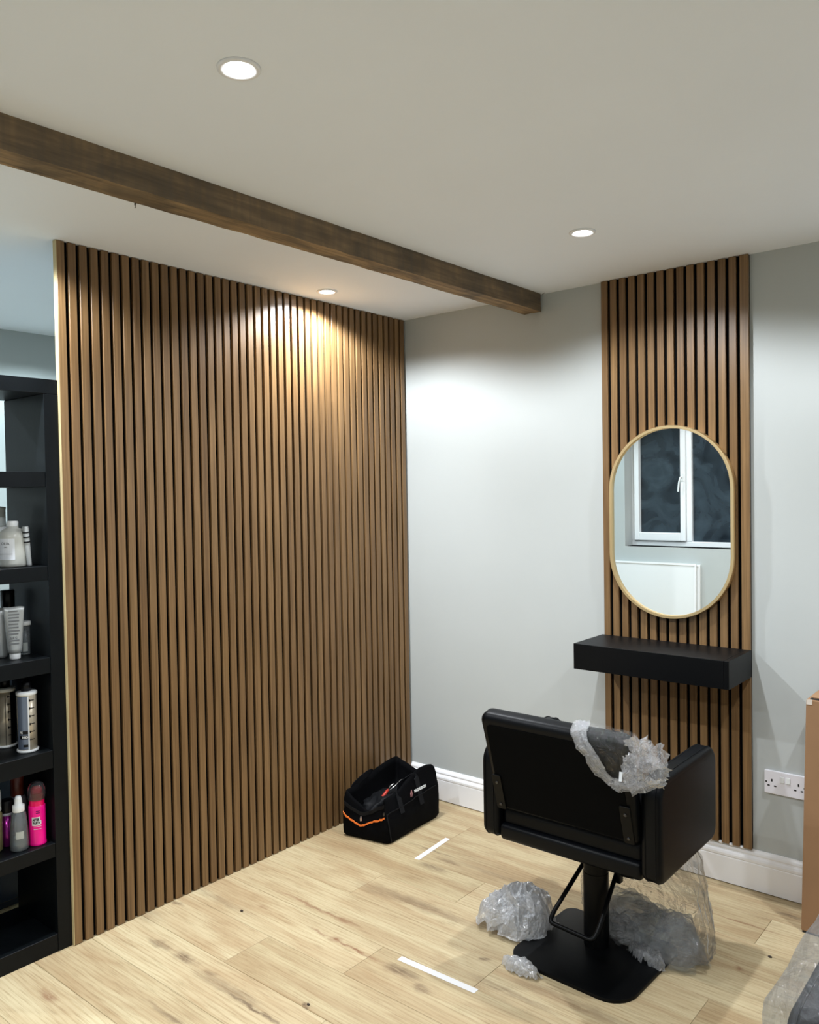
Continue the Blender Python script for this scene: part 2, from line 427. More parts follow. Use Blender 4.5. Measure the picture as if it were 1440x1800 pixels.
M = {}
M['slat'] = slat_wood(); M['oak'] = oak_floor(); M['timber'] = old_timber()
M['felt'] = plain('black_felt', (.003, .003, .003), .95, bump=.3, bscale=800, spec=.05)
M['wall'] = plain('wall_paint', (.450, .474, .463), .6, bump=.06, bscale=260, var=.015, vscale=3)
M['ceil'] = plain('ceiling_paint', (.87, .905, .955), .75, bump=.05, bscale=200, var=.015, vscale=2)
M['gloss'] = plain('white_gloss_paint', (.86, .86, .87), .28)
M['upvc'] = plain('white_window_plastic', (.82, .83, .83), .3)
M['glass'] = night_glass()
M['sub'] = plain('dark_underlay', (.02, .016, .012), .9)
M['blackwood'] = plain('black_stained_wood', (.003, .0042, .0052), .42, bump=.15, bscale=90, var=.2, vscale=12, spec=.16)
M['shelfblack'] = plain('matt_black_shelf', (.002, .0023, .0028), .45, bump=.1, bscale=300, spec=.16)
M['leather'] = plain('black_leatherette', (.0016, .0022, .0032), .40, bump=.12, bscale=500, spec=.14)
M['backing'] = plain('black_back_cloth', (.0012, .0014, .0016), .8, spec=.06)
M['steel'] = plain('black_powder_coat', (.001, .0013, .0016), .42, spec=.14)
M['screw'] = plain('dark_screw', (.08, .08, .08), .35, metal=1)
M['gold'] = plain('brushed_brass', (.78, .60, .33), .42, metal=1, bump=.05)
M['mirror'] = plain('mirror_glass', (.90, .93, .93), .0, metal=1)
M['lamp'] = emit('lamp_lens', (.95, .98, 1.0), 45)
M['chrome'] = plain('satin_chrome', (.62, .62, .64), .3, metal=1)
M['socket'] = plain('white_socket_plastic', (.78, .77, .82), .3)
M['hole'] = plain('socket_hole', (.01, .01, .01), .8)
M['card'] = plain('brown_cardboard', (.285, .160, .080), .85, bump=.1, bscale=120, var=.06, vscale=8)
M['cardwhite'] = plain('torn_card_edge', (.62, .55, .48), .9)
M['tape'] = plain('pale_masking_tape', (.72, .71, .70), .6, bump=.2, bscale=400)
M['nylon'] = plain('black_nylon', (.0012, .0013, .0018), .75, bump=.5, bscale=900, spec=.06)
M['strap'] = plain('black_webbing', (.004, .0045, .006), .7, bump=.6, bscale=1200, spec=.15)
M['orange'] = plain('orange_piping', (.80, .17, .02), .55)
M['zip'] = plain('zip_tape', (.0045, .005, .006), .6, spec=.15)
M['red'] = plain('red_grip', (.45, .03, .015), .4)
M['toolsteel'] = plain('tool_steel', (.6, .6, .6), .25, metal=1)
M['white'] = plain('white_plastic', (.78, .80, .80), .35)
M['cream'] = plain('milky_plastic', (.50, .51, .47), .3, Subsurface_Weight=.0)
M['greycap'] = plain('grey_cap', (.42, .45, .43), .35)
M['print'] = plain('grey_print', (.16, .17, .18), .6)
M['black'] = plain('black_plastic', (.003, .003, .004), .3, spec=.25)
M['tube'] = plain('silver_tube', (.42, .44, .44), .35, metal=.35)
M['label'] = plain('white_paper_label', (.70, .73, .76), .6)
M['silver'] = plain('silver_foil', (.50, .44, .34), .3, metal=.35)
M['bluefoil'] = plain('blue_grey_foil', (.17, .21, .29), .25, metal=.4)
M['pink'] = plain('hot_pink_plastic', (.90, .005, .25), .22)
M['redpink'] = plain('red_pink_plastic', (.75, .002, .09), .2)
M['violet'] = plain('violet_foil', (.22, .012, .16), .18, metal=.7)
M['clearb'] = clear_plastic('clear_bottle', (.86, .91, .93), .16)
M['pinkclear'] = clear_plastic('dark_pink_clear_cap', (.45, .04, .12), .05)
M['brown'] = plain('red_brown_cap', (.12, .022, .012), .3)
M['greyb'] = plain('grey_bottle', (.24, .23, .26), .35)
M['olive'] = plain('olive_glass', (.17, .15, .07), .2)
M['board'] = plain('white_board', (.80, .81, .81), .45)
M['navy'] = plain('dark_navy_board', (.012, .022, .045), .2, var=.3, vscale=5)
M['counter'] = plain('pale_worktop', (.74, .80, .84), .4)
M['bluepl'] = plain('blue_label', (.02, .16, .55), .4)
M['film'] = film('clear_polythene', haze=.03, gloss=.55, rough=.10, bscale=12, bump=1, wob=.03, tint=(.985, .99, 1))
M['filmbag'] = film('clear_bag_polythene', haze=.035, gloss=.5, rough=.09, bscale=7, bump=1, wob=.04, tint=(.985, .99, 1))
M['filmwhite'] = film('crumpled_polythene', haze=.40, gloss=.8, rough=.13, bscale=30, bump=.7, wob=.01, base=.10, tint=(.99, .99, 1))
M['filmgrey'] = film('cloudy_polythene', haze=.07, gloss=.5, rough=.10, bscale=16, bump=.8, wob=.012, tint=(.93, .95, .97), base=.05)
M['filmcover'] = film('cover_polythene', haze=.11, gloss=.35, rough=.12, bscale=9, bump=1, wob=.03, tint=(.90, .93, .97))
M['filmsilk'] = film('silky_polythene', haze=.16, gloss=.7, rough=.09, bscale=20, bump=.8, wob=.012, base=.06, tint=(.97, .98, 1))
M['filmhighlight'] = film('highlight_fold_film', haze=.75, gloss=.9, rough=.15, bscale=30, bump=.5, wob=.005, tint=(.99, .99, 1))
M['bubble'] = film('bubble_film', haze=.75, gloss=.8, rough=.16, bscale=18, bump=.8, wob=.008, base=.10, cells=True, tint=(.99, .99, 1))
M['debris'] = plain('dark_crumb', (.03, .018, .012), .8)

# ================================================================ the setting
FAR = -1.6; FRONT = -4.0; RIGHT = 3.4
def struct(name, bm, m, parent=None):
    return obj(name, bm, m, parent, kind='structure')

# floor: underlay + boards, each board an object of its own
floor = struct('floor', box(FAR-.1, RIGHT+.1, FRONT-.4, .1, -.06, -.012), M['sub'])
PW = .1937; Y0 = -1.546
seams = {0: .475, 1: .828, 2: -.10, 3: .482, 4: .840, 5: .20, 6: 1.787, 7: 1.02, -1: .95, -2: -.02, -3: .60}
mesh_cache = {}
def board_mesh(w_, h_):
    key = (round(w_, 3), round(h_, 3))
    if key not in mesh_cache:
        bm = box(-w_/2, w_/2, -h_/2, h_/2, -.008, 0, bev=.0008)
        me = bpy.data.meshes.new('floor_board'); bmesh.ops.recalc_face_normals(bm, faces=bm.faces[:]); bm.to_mesh(me); bm.free(); me.materials.append(M['oak'])
        mesh_cache[key] = me
    return mesh_cache[key]
for row in range(-13, 8):
    y0 = Y0+PW*row; y1 = y0+PW
    y0c, y1c = max(y0, FRONT), min(y1, -.004)
    if y1c-y0c < .01: continue
    s = seams.get(row, random.uniform(-.1, 1.1)); L_ = 1.292
    x = s
    while x > FAR: x -= L_
    while x < RIGHT:
        a, b_ = max(x, FAR), min(x+L_, RIGHT)
        if b_-a > .02:
            obj('floor_board', board_mesh(b_-a-.0010, y1c-y0c-.0010), None, floor, loc=((a+b_)/2, (y0c+y1c)/2, 0))
        x += L_

struct('ceiling', box(FAR-.1, RIGHT+.1, FRONT-.3, .1, CEIL, CEIL+.08), M['ceil'])
struct('wall_back', box(FAR-.1, RIGHT+.1, 0, .12, -.05, CEIL+.02), M['wall'])
struct('wall_right', box(RIGHT, RIGHT+.1, FRONT-.3, .0, -.05, CEIL+.02), M['wall'])
struct('wall_left', box(FAR-.1, FAR, FRONT-.3, .0, -.05, CEIL+.02), M['wall'])
struct('wall_partition', box(-.10, -.021, -1.742, 0, -.01, CEIL+.01), M['wall'])

# wall behind the camera with the window opening: x -.668..1.75, z 1.0..2.10
WX0, WX1, WZ0, WZ1 = -.668, 1.75, .985, 2.25
bm = bm_new()
add_box(bm, FAR-.1, WX0, FRONT-.3, FRONT, -.05, CEIL+.02); add_box(bm, WX1, RIGHT+.1, FRONT-.3, FRONT, -.05, CEIL+.02)
add_box(bm, WX0, WX1, FRONT-.3, FRONT, -.05, WZ0); add_box(bm, WX0, WX1, FRONT-.3, FRONT, WZ1, CEIL+.02)
struct('wall_front', bm, M['wall'])
win = struct('window_1', box(WX0, WX1, FRONT-.21, FRONT-.15, WZ0, WZ0+.045, .004), M['upvc'])
fy0, fy1 = FRONT-.21, FRONT-.15
obj('window_frame', box(WX0, WX0+.030, fy0, fy1, WZ0+.045, WZ1, .004), M['upvc'], win)
obj('window_frame', box(WX1-.055, WX1, fy0, fy1, WZ0+.045, WZ1, .004), M['upvc'], win)
obj('window_frame', box(WX0+.055, WX1-.055, fy0, fy1, WZ1-.05, WZ1, .004), M['upvc'], win)
obj('mullion', box(-.148, -.100, fy0, fy1+.002, WZ0+.045, WZ1-.05, .004), M['upvc'], win)
obj('mullion', box(.80, .86, fy0, fy1+.002, WZ0+.045, WZ1-.05, .004), M['upvc'], win)
cx0, cx1, cz0, cz1 = WX0+.031, -.150, WZ0+.048, WZ1-.052
cas = bm_new()
for a, b_, c_, d_ in ((cx0, cx0+.047, cz0, cz1), (cx1-.047, cx1, cz0, cz1), (cx0+.047, cx1-.047, cz0, cz0+.075), (cx0+.047, cx1-.047, cz1-.055, cz1)):
    add_box(cas, a, b_, fy0+.005, fy1+.022, c_, d_, .006, 2)
cas = obj('casement', cas, M['upvc'], win)
obj('pane', box(cx0+.047, cx1-.047, fy0+.02, fy0+.03, cz0+.075, cz1-.055), M['glass'], cas)
obj('pane', box(-.100, .80, fy0+.015, fy0+.025, WZ0+.045, WZ1-.05), M['glass'], win)
obj('pane', box(.86, WX1-.055, fy0+.015, fy0+.025, WZ0+.045, WZ1-.05), M['glass'], win)
hb = bm_new(); hx = cx1-.028; hz = 1.61
add_box(hb, hx-.012, hx+.012, fy1+.02, fy1+.032, hz-.035, hz+.035, .003)
add_tube(hb, arc_path([(hx, fy1+.03, hz), (hx, fy1+.06, hz), (hx-.012, fy1+.066, hz-.05), (hx-.022, fy1+.06, hz-.13)], .015), .008, 8)
obj('window_handle', hb, M['white'], cas)
obj('window_sill', box(WX0-.0, WX1, FRONT-.15, FRONT-.001, WZ0-.012, WZ0, .002), M['gloss'], win)

# skirting along the back wall, moulded profile
prof = [(0, .004), (.018, .004), (.018, .101), (.0165, .1035), (.0165, .106), (.019, .108), (.019, .116), (.016, .123), (.0125, .127), (.0105, .131), (.0125, .1335), (.0125, .137), (.010, .143), (.006, .149), (.004, .1527), (0, .1527)]
def skirting(x0, x1):
    bm = bm_new(); A = [bm.verts.new((x0, -p[0], p[1])) for p in prof]; B = [bm.verts.new((x1, -p[0], p[1])) for p in prof]
    for i in range(len(prof)-1): bm.faces.new((A[i], A[i+1], B[i+1], B[i]))
    bm.faces.new(A); bm.faces.new(B[::-1]); return bm
sk = struct('baseboard_back', skirting(.0, RIGHT), M['gloss'])
struct('baseboard_front', box(FAR, RIGHT, FRONT, FRONT+.018, .004, .12, .004), M['gloss'])
struct('baseboard_right', box(RIGHT-.018, RIGHT, FRONT+.02, -.02, .004, .12, .004), M['gloss'])

# ---------------------------------------------------------------- ceiling spots (fixture + its own lamp)
def downlight(x, y, label, power=1.0, col=LAMP_COL):
    t = empty('downlight', (x, y, CEIL), label=label, cat='ceiling light', group='recessed ceiling downlights')
    ring = bm_new()
    add_lathe(ring, [(.030, -.0015), (.032, -.0045), (.040, -.006), (.0435, -.004), (.044, 0), (.030, 0)], 40)
    obj('trim_ring', ring, M['gloss'], t, smooth=True)
    obj('lens', lathe([(0, -.0032), (.018, -.003), (.0295, -.0018), (.0300, -.0003), (0, -.0003)], 32), M['lamp'], t, smooth=True)
    for share, size, blend in ((.62, 154, .38), (.36, 100, 1.0)):      # wide spill and bright core of one lamp
        l = bpy.data.lights.new('spot', 'SPOT'); l.energy = LAMP_W*power*share; l.color = col
        l.spot_size = R(size); l.spot_blend = blend; l.shadow_soft_size = .022
        lo = bpy.data.objects.new('lamp_light', l); COL.objects.link(lo); lo.parent = t; lo.location = (0, 0, -.012)
    return t
downlight(1.322, -2.092, 'large bright ceiling spotlight nearest the viewer, on the near side of the beam', .62)
downlight(1.333, -.665, 'ceiling spotlight above the styling chair, in front of the mirror panel', 1.15)
downlight(.143, -.687, 'ceiling spotlight close to the left slatted wall, washing light down the slats', 1.7)
downlight(.143, -2.10, 'ceiling spotlight outside the frame above the black shelving unit', 1.5)
downlight(2.53, -.665, 'ceiling spotlight outside the frame to the right by the back wall', 1.05)
downlight(2.53, -2.092, 'ceiling spotlight outside the frame to the right above the viewer', 0.55)
downlight(1.322, -3.45, 'ceiling spotlight behind the viewer, left of the centre line', .8)
downlight(2.53, -3.45, 'ceiling spotlight behind the viewer near the right wall', 0.5)
downlight(.143, -3.45, 'ceiling spotlight behind the viewer near the window', .9)
downlight(-1.0, -1.15, 'cool ceiling spotlight in the side room behind the shelving unit', 1.35, COOL_COL)
downlight(-1.0, -2.9, 'cool ceiling spotlight in the side room nearest the window', 1.35, COOL_COL)

# ---------------------------------------------------------------- slatted panels
def slat_mesh(w_, h_, n='slat'):
    bm = box(-.012, 0, 0, w_, 0, h_, .0009)
    me = bpy.data.meshes.new(n); bmesh.ops.recalc_face_normals(bm, faces=bm.faces[:]); bm.to_mesh(me); bm.free(); me.materials.append(M['slat']); return me
HL = CEIL-.003
sm = slat_mesh(.027, HL)
M['edgelit'] = plain('lit_edge_wood', (.55, .45, .24), .5, var=.1, vscale=4)  # wood tone with the lamplight on the end slat's side painted in
for k, lab in enumerate(('brown slatted wall panel nearest the black shelving unit', 'brown slatted wall panel in the middle of the left wall', 'brown slatted wall panel running into the corner behind the tool bag')):
    y0 = -1.8+.6*k
    t = empty('slat_panel', (0, y0, .0015), label=lab, cat='wall panel', group='slatted panels on the left wall')
    obj('backing_felt', box(-.021, -.012, .001 if k else 0, .5995 if k < 2 else .598, 0, HL), M['felt'], t)
    for i in range(15): obj('slat', sm, None, t, loc=(0, .04*i, 0))
    if k == 0: obj('edge_strip', box(-.021, -.0008, -.0022, -.0002, 0, HL), M['edgelit'], t, label='end edge coloured pale yellow as if lamplit')  # added strip, its pale colour stands in for the lit slat side
PX = 1.0767; ZB = .1555
t = empty('slat_panel', (PX, 0, ZB), label='narrow brown slatted panel behind the oval mirror, standing on the skirting', cat='wall panel')
HR = CEIL-.0015-ZB
bm = box(0, .027, -.021, -.009, 0, HR, .0009); me_r = bpy.data.meshes.new('slat'); bmesh.ops.recalc_face_normals(bm, faces=bm.faces[:]); bm.to_mesh(me_r); bm.free(); me_r.materials.append(M['slat'])
obj('backing_felt', box(0, .590, -.009, 0, 0, HR), M['felt'], t)
for i in range(14): obj('slat', me_r, None, t, loc=(.04*i, 0, 0))
obj('slat', box(0, .031, -.021, -.009, 0, HR, .0009), M['slat'], t, loc=(.56, 0, 0))
cm = bm_new(); bmesh.ops.create_uvsphere(cm, u_segments=10, v_segments=6, radius=1)
for v in cm.verts: v.co = Vector((v.co.x*.009, v.co.y*.008, v.co.z*.006))
cme = bpy.data.meshes.new('caulk_bead'); cm.to_mesh(cme); cm.free(); cme.materials.append(M['gloss'])
for i in range(14): obj('caulk_bead', cme, None, t, loc=(.04*i+.033, -.011, -.002))

# ---------------------------------------------------------------- ceiling beam
bm = bm_new(); nx, nz, ny = 5, 5, 90
BX0, BX1, BZ0 = .702, .786, CEIL-.080
ring_pts = [(BX0, CEIL), (BX0, CEIL-.03), (BX0, CEIL-.055), (BX0, BZ0), (BX0+.028, BZ0), (BX0+.056, BZ0), (BX1, BZ0), (BX1, BZ0+.025), (BX1, BZ0+.05), (BX1, CEIL)]
rings = []
for j in range(ny+1):
    y = -3.9 + (3.9-.012)*j/ny; rr = []
    tw = .012*(1-j/ny)*-1
    for q, (x, z) in enumerate(ring_pts):
        d = noise.noise(Vector((x*9, y*2.1, z*9)))*.0035 + noise.noise(Vector((x*30, y*13, z*30)))*.0016
        zz = z if z == CEIL else z + d
        edge = .002*abs(noise.noise(Vector((y*17, q, 0)))) if q in (3, 6) else 0
        rr.append(bm.verts.new((x + d + tw, y, min(CEIL, zz+edge))))
    rings.append(rr)
for A, B in zip(rings, rings[1:]):
    for k in range(len(A)): bm.faces.new((A[k], A[(k+1) % len(A)], B[(k+1) % len(A)], B[k]))
bm.faces.new(rings[0]); bm.faces.new(rings[-1][::-1])
beam = empty('ceiling_beam', (.744, -.012, BZ0), label='old rough-sawn dark timber beam across the ceiling', cat='beam')
bo = obj('timber', bm, M['timber'], beam, smooth=True, loc=(-.744, .012, -BZ0)); mark_sharp(bo, 40)
obj('nail', tube([(.797-.744, -.008, .074), (.797-.744+.018, -.012, .078)], .0012, 6), M['toolsteel'], beam)
hk = bm_new(); add_tube(hk, arc_path([(0, 0, 0), (0, 0, -.010), (.012, -.010, -.016), (.022, -.016, -.010)], .006), .0013, 6)
add_tube(hk, [(0, 0, -.008), (-.012, .006, -.014)], .0012, 6)
h_ = obj('wire_hook', hk, M['steel'], loc=(.50, -1.816, CEIL), label='tiny dark wire end hanging from the ceiling beside the beam', cat='hook')

# ---------------------------------------------------------------- oval mirror
mir = empty('wall_mirror', (1.369, -.022, 1.0035), label='tall pill-shaped mirror with a thin brass frame on the narrow slatted panel', cat='mirror')
def stadium(w_, h_, n=26):
    r = w_/2; out = []
    for k in range(n+1): a = math.pi*k/n; out.append((r*math.cos(a), h_-r+r*math.sin(a)))
    for k in range(n+1): a = math.pi+math.pi*k/n; out.append((r*math.cos(a), r+r*math.sin(a)))
    return out
MW, MH = .502, .760
def ringframe(w_, h_, th, d0, d1):
    bm = bm_new(); out = stadium(w_, h_); inn = [(x, z+th) for x, z in stadium(w_-2*th, h_-2*th)]
    n = len(out); loops = []
    for pts, y in ((out, d0), (out, d1+.002), ([(x*.994, (z-h_/2)*.996+h_/2) for x, z in out], d1), ([(x*1.004, (z-h_/2)*1.003+h_/2) for x, z in inn], d1), (inn, d1+.002), (inn, d0)):
        loops.append([bm.verts.new((x, y, z)) for x, z in pts])
    for a in range(len(loops)):
        A, B = loops[a], loops[(a+1) % len(loops)]
        for k in range(n): bm.faces.new((A[k], A[(k+1) % n], B[(k+1) % n], B[k]))
    return bm
fo = obj('frame', ringframe(MW, MH, .0125, 0, -.030), M['gold'], mir, smooth=True); mark_sharp(fo, 40)
bm = bm_new(); inner = [(x, z+.012) for x, z in stadium(MW-.024, MH-.024)]
add_prism(bm, inner, -.018, -.002, lambda u, v, t_: (u, t_, v))
obj('mirror_glass', bm, M['mirror'], mir)

# ---------------------------------------------------------------- floating shelf
sh = empty('wall_shelf', (1.37, -.0215, .808), label='matt black floating shelf below the pill-shaped mirror', cat='shelf')
SX0, SX1, SY, SZ = 1.067-1.37, 1.672-1.37, -.250, .101
obj('shelf_box', box(SX0, SX1-.018, SY, 0, 0, SZ, .0015, 2), M['shelfblack'], sh)
obj('end_panel', box(SX1-.0175, SX1, SY, 0, 0, SZ, .0015, 2), M['shelfblack'], sh)

# ---------------------------------------------------------------- double socket
so = empty('double_socket', (1.784, 0, .424), label='white double power socket on the back wall beside the cardboard box', cat='socket')
pl = obj('face_plate', prism(rounded_poly(-.073, .073, -.043, .043, (.004,)*4, 3), -.0105, 0, lambda u, v, t_: (u, t_, v), .002, 2), M['socket'], so)
for sx in (-.0105, .0105):
    bm = box(sx-.0075, sx+.0075, -.0145, -.010, .004, .027, .0015, 2)
    for v in bm.verts:
        if v.co.z > .015: v.co.y += .002
    obj('rocker_switch', bm, M['white'], so)
for sx in (-.046, .046):
    for (dx, dz, w_, h2) in ((0, .0075, .005, .0095), (-.0115, -.0125, .0085, .005), (.0115, -.0125, .0085, .005)):
        obj('pin_hole', box(sx+dx-w_/2, sx+dx+w_/2, -.0112, -.0100, dz-h2/2, dz+h2/2), M['hole'], so)
for sx in (-.066, .066):
    obj('fixing_screw', lathe([(0, 0), (.0032, 0), (.0028, .0012), (0, .0014)], 12), M['hole'], so, loc=(sx, -.0104, 0)).rotation_euler = (R(90), 0, 0)

# ---------------------------------------------------------------- cardboard box
cb = empty('cardboard_box', (1.887, -.212, 0), rz=R(0), label='tall brown cardboard box leaning on the back wall beside the socket', cat='box')
BW, BD, BH = .62, .16, .80
def lean(bm):
    for v in bm.verts: v.co.x += v.co.z*.024
    return bm
obj('carton', lean(box(0, BW, 0, BD, .006, BH, .004, 2)), M['card'], cb)
obj('bottom_strip', lean(box(.004, BW-.004, .002, BD-.002, 0, .006)), M['hole'], cb)  # thin black strip under the carton
bm = bm_new()
add_box(bm, .002, .020, -.0012, .0, BH-.016, BH-.001)
for v in bm.verts: v.co.z += .004*noise.noise(v.co*80)
obj('torn_edge', lean(bm), M['cardwhite'], cb)
obj('top_flap', lean(box(.012, BW, .004, BD-.004, BH-.001, BH+.004, .001)), M['black'], cb)
obj('top_flap', lean(box(.016, BW, .01, BD-.004, BH+.004, BH+.008, .001)), M['card'], cb)

# ---------------------------------------------------------------- styling chair
def styling_chair(loc, label, cat='chair'):
    t = empty('styling_chair', loc, label=label, cat=cat)
    # base plate
    bo = obj('base_plate', prism(rounded_poly(-.212, .212, -.205, .205, (.075, .085, .05, .04), 8), 0, .012, lambda u, v, t_: (u*math.cos(R(-2))-v*math.sin(R(-2))+.013, u*math.sin(R(-2))+v*math.cos(R(-2))-.046, t_), .002, 2), M['steel'], t, smooth=True); mark_sharp(bo)
    c = obj('column', lathe([(0, .0125), (.0418, .0125), (.0415, .016), (.0415, .255), (.0400, .257), (.0400, .325), (.030, .327), (.030, .345), (0, .345)], 40), M['steel'], t, smooth=True); mark_sharp(c)
    bm = bm_new(); add_box(bm, -.09, .09, -.075, .11, .342, .364, .004, 2); add_box(bm, -.05, .05, -.05, .05, .32, .343, .004, 2)
    obj('seat_bracket', bm, M['steel'], t)
    # pump pedal: U bar round the column
    p = arc_path([(-.056, .03, .262), (-.104, -.100, .125), (-.108, -.118, .098), (.052, -.126, .092), (.058, -.100, .118), (.062, .03, .262)], .022, 5)
    b = obj('pump_pedal', tube(p, .0075, 12), M['steel'], t, smooth=True)
    bm = bm_new(); add_tube(bm, [(-.064, .03, .262), (.095, .03, .262)], .009, 12); add_tube(bm, [(.080, .03, .262), (.118, .035, .262)], .013, 12)
    add_box(bm, .056, .078, .018, .042, .225, .275, .003)
    obj('pivot_rod', bm, M['steel'], b)
    # seat
    s = obj('seat', prism(rounded_poly(-.200, .250, .362, .418, (.020, .02, .012, .014), 6), -.245, .245, lambda u, v, t_: (t_, u, v), .010, 3), M['leather'], t, smooth=True); mark_sharp(s, 50)
    s2 = obj('seat_cushion', prism(rounded_poly(-.182, .255, .414, .478, (.01, .02, .03, .028), 6), -.243, .243, lambda u, v, t_: (t_, u, v + (.004*(1-(t_/.243)**2) if v > .45 else 0)), .014, 4), M['leather'], s, smooth=True); mark_sharp(s2, 60)
    # arms
    for sx in (-1, 1):
        def f(u, v, t_, sx=sx): return (sx*t_, u, v)
        a = obj('armrest', prism(rounded_poly(-.206, .252, .366, .676, (.035, .045, .055, .062), 8), .247, .312, f, .017, 4), M['leather'], t, smooth=True); mark_sharp(a, 60)
        for tt in (.2640, .2955):
            pts = [Vector(f(u, v, tt)) for u, v in rounded_poly(-.2065, .2525, .3655, .6765, (.035, .045, .055, .062), 8)]
            obj('piping', tube(pts, .0013, 6, closed=True), M['leather'], a, smooth=True)
    # backrest
    ang = R(15.8); bx, bz = -.150, .486
    def g(u, v, t_): return Vector((u, bx - v*math.sin(ang) - t_*math.cos(ang), bz + v*math.cos(ang) - t_*math.sin(ang)))
    b = obj('backrest', prism(rounded_poly(-.247, .247, 0, .350, (.02, .02, .03, .03), 6), 0, .062, lambda u, v, t_: g(u + (u/.247)*v*.02, v, t_), .022, 5), M['leather'], t, smooth=True); mark_sharp(b, 60)
    obj('back_board', prism(rounded_poly(-.228, .228, .018, .318, (.02,)*4, 5), .0615, .064, g, .0008, 1), M['backing'], b)
    for sx in (-1, 1):
        br = obj('bracket_plate', prism(rounded_poly(-.017, .017, 0, .125, (.006,)*4, 3), .064, .069, lambda u, v, t_: g(u + sx*.222, v+.012, t_), .001, 1), M['steel'], b)
        for v in (.03, .11):
            bm = bm_new(); c0 = g(sx*.222, v, .069); ax = (g(0, 0, 1)-g(0, 0, 0)).normalized()
            add_lathe(bm, [(0, .003), (.0035, .003), (.0055, .0015), (.0058, 0), (0, 0)], 12)
            q = ax.to_track_quat('Z', 'Y')
            for vv in bm.verts: vv.co = q @ vv.co + c0
            obj('screw', bm, M['screw'], br)
    return t, g
CX, CY = 1.3855, -.722
chair, gback = styling_chair((CX, CY, 0), 'black leatherette salon chair on a square base plate, facing the pill-shaped mirror')

# ---------------------------------------------------------------- polythene
def ridged(p, s, oct=4):
    v = 0; a = 1
    for k in range(oct):
        v += a*(1-2*abs(noise.noise(p*s + Vector((k*7.1, 0, k*3.3))))); a *= .5; s *= 2.1
    return v/1.9

def fan_sheet(bound, centre, place, nr=26, per=8, seed=0, amp=.012, s=14, fray=.006):
    """sheet with an irregular outline: bound in (u,v), place(u,v,off)->3D"""
    B = []
    n = len(bound)
    for i in range(n):
        p0, p1, p2, p3 = [Vector(bound[(i+k-1) % n]) for k in range(4)]
        for k in range(per):
            t_ = k/per
            B.append(.5*((2*p1)+(p2-p0)*t_+(2*p0-5*p1+4*p2-p3)*t_*t_+(3*p1-p0-3*p2+p3)*t_**3))
    c = Vector(centre); bm = bm_new(); rings = []
    for i in range(nr+1):
        f = i/nr
        if i == 0: rings.append([bm.verts.new(place(c.x, c.y, amp))]); continue
        rr = []
        for k, b_ in enumerate(B):
            q = c + (b_-c)*f
            if i == nr: q += Vector((noise.noise(Vector((k*.9, seed, 0))), noise.noise(Vector((k*.9, seed, 5)))))*fray
            off = amp*(.5+.9*ridged(Vector((q.x, q.y, seed)), s))
            rr.append(bm.verts.new(place(q.x, q.y, off)))
        rings.append(rr)
    m_ = len(B)
    for k in range(m_): bm.faces.new((rings[0][0], rings[1][k], rings[1][(k+1) % m_]))
    for A, C_ in zip(rings[1:], rings[2:]):
        for k in range(m_): bm.faces.new((A[k], A[(k+1) % m_], C_[(k+1) % m_], C_[k]))
    return bm

# film draped over the right end of the backrest (u across, v up the back, off = away from the back face)
fo_ = empty('film_drape', (CX, CY, .4), label='torn clear plastic wrapping draped over the right corner of the salon chair back', cat='plastic wrapping')
def on_back(u, v, off):
    # wraps round the top edge: beyond v=.325 the sheet bends forward
    H_ = .325
    if v > H_:
        a = (v-H_)/.040
        return Vector(gback(u, H_ + (.026+off*.7)*math.sin(a), .031 + (.040+off*.7)*math.cos(a))) - Vector((0, 0, .4))
    return Vector(gback(u, v, .070+off)) - Vector((0, 0, .4))
outline = [(.092, .402), (.100, .36), (.115, .335), (.140, .308), (.163, .257), (.199, .222), (.224, .212), (.26, .215), (.295, .234), (.33, .25), (.345, .285), (.33, .33), (.29, .36), (.262, .40), (.18, .41)]
o = obj('back_sheet', fan_sheet(outline, (.22, .30), on_back, 34, 10, 3, .013, 16, .007), M['film'], fo_, smooth=True)
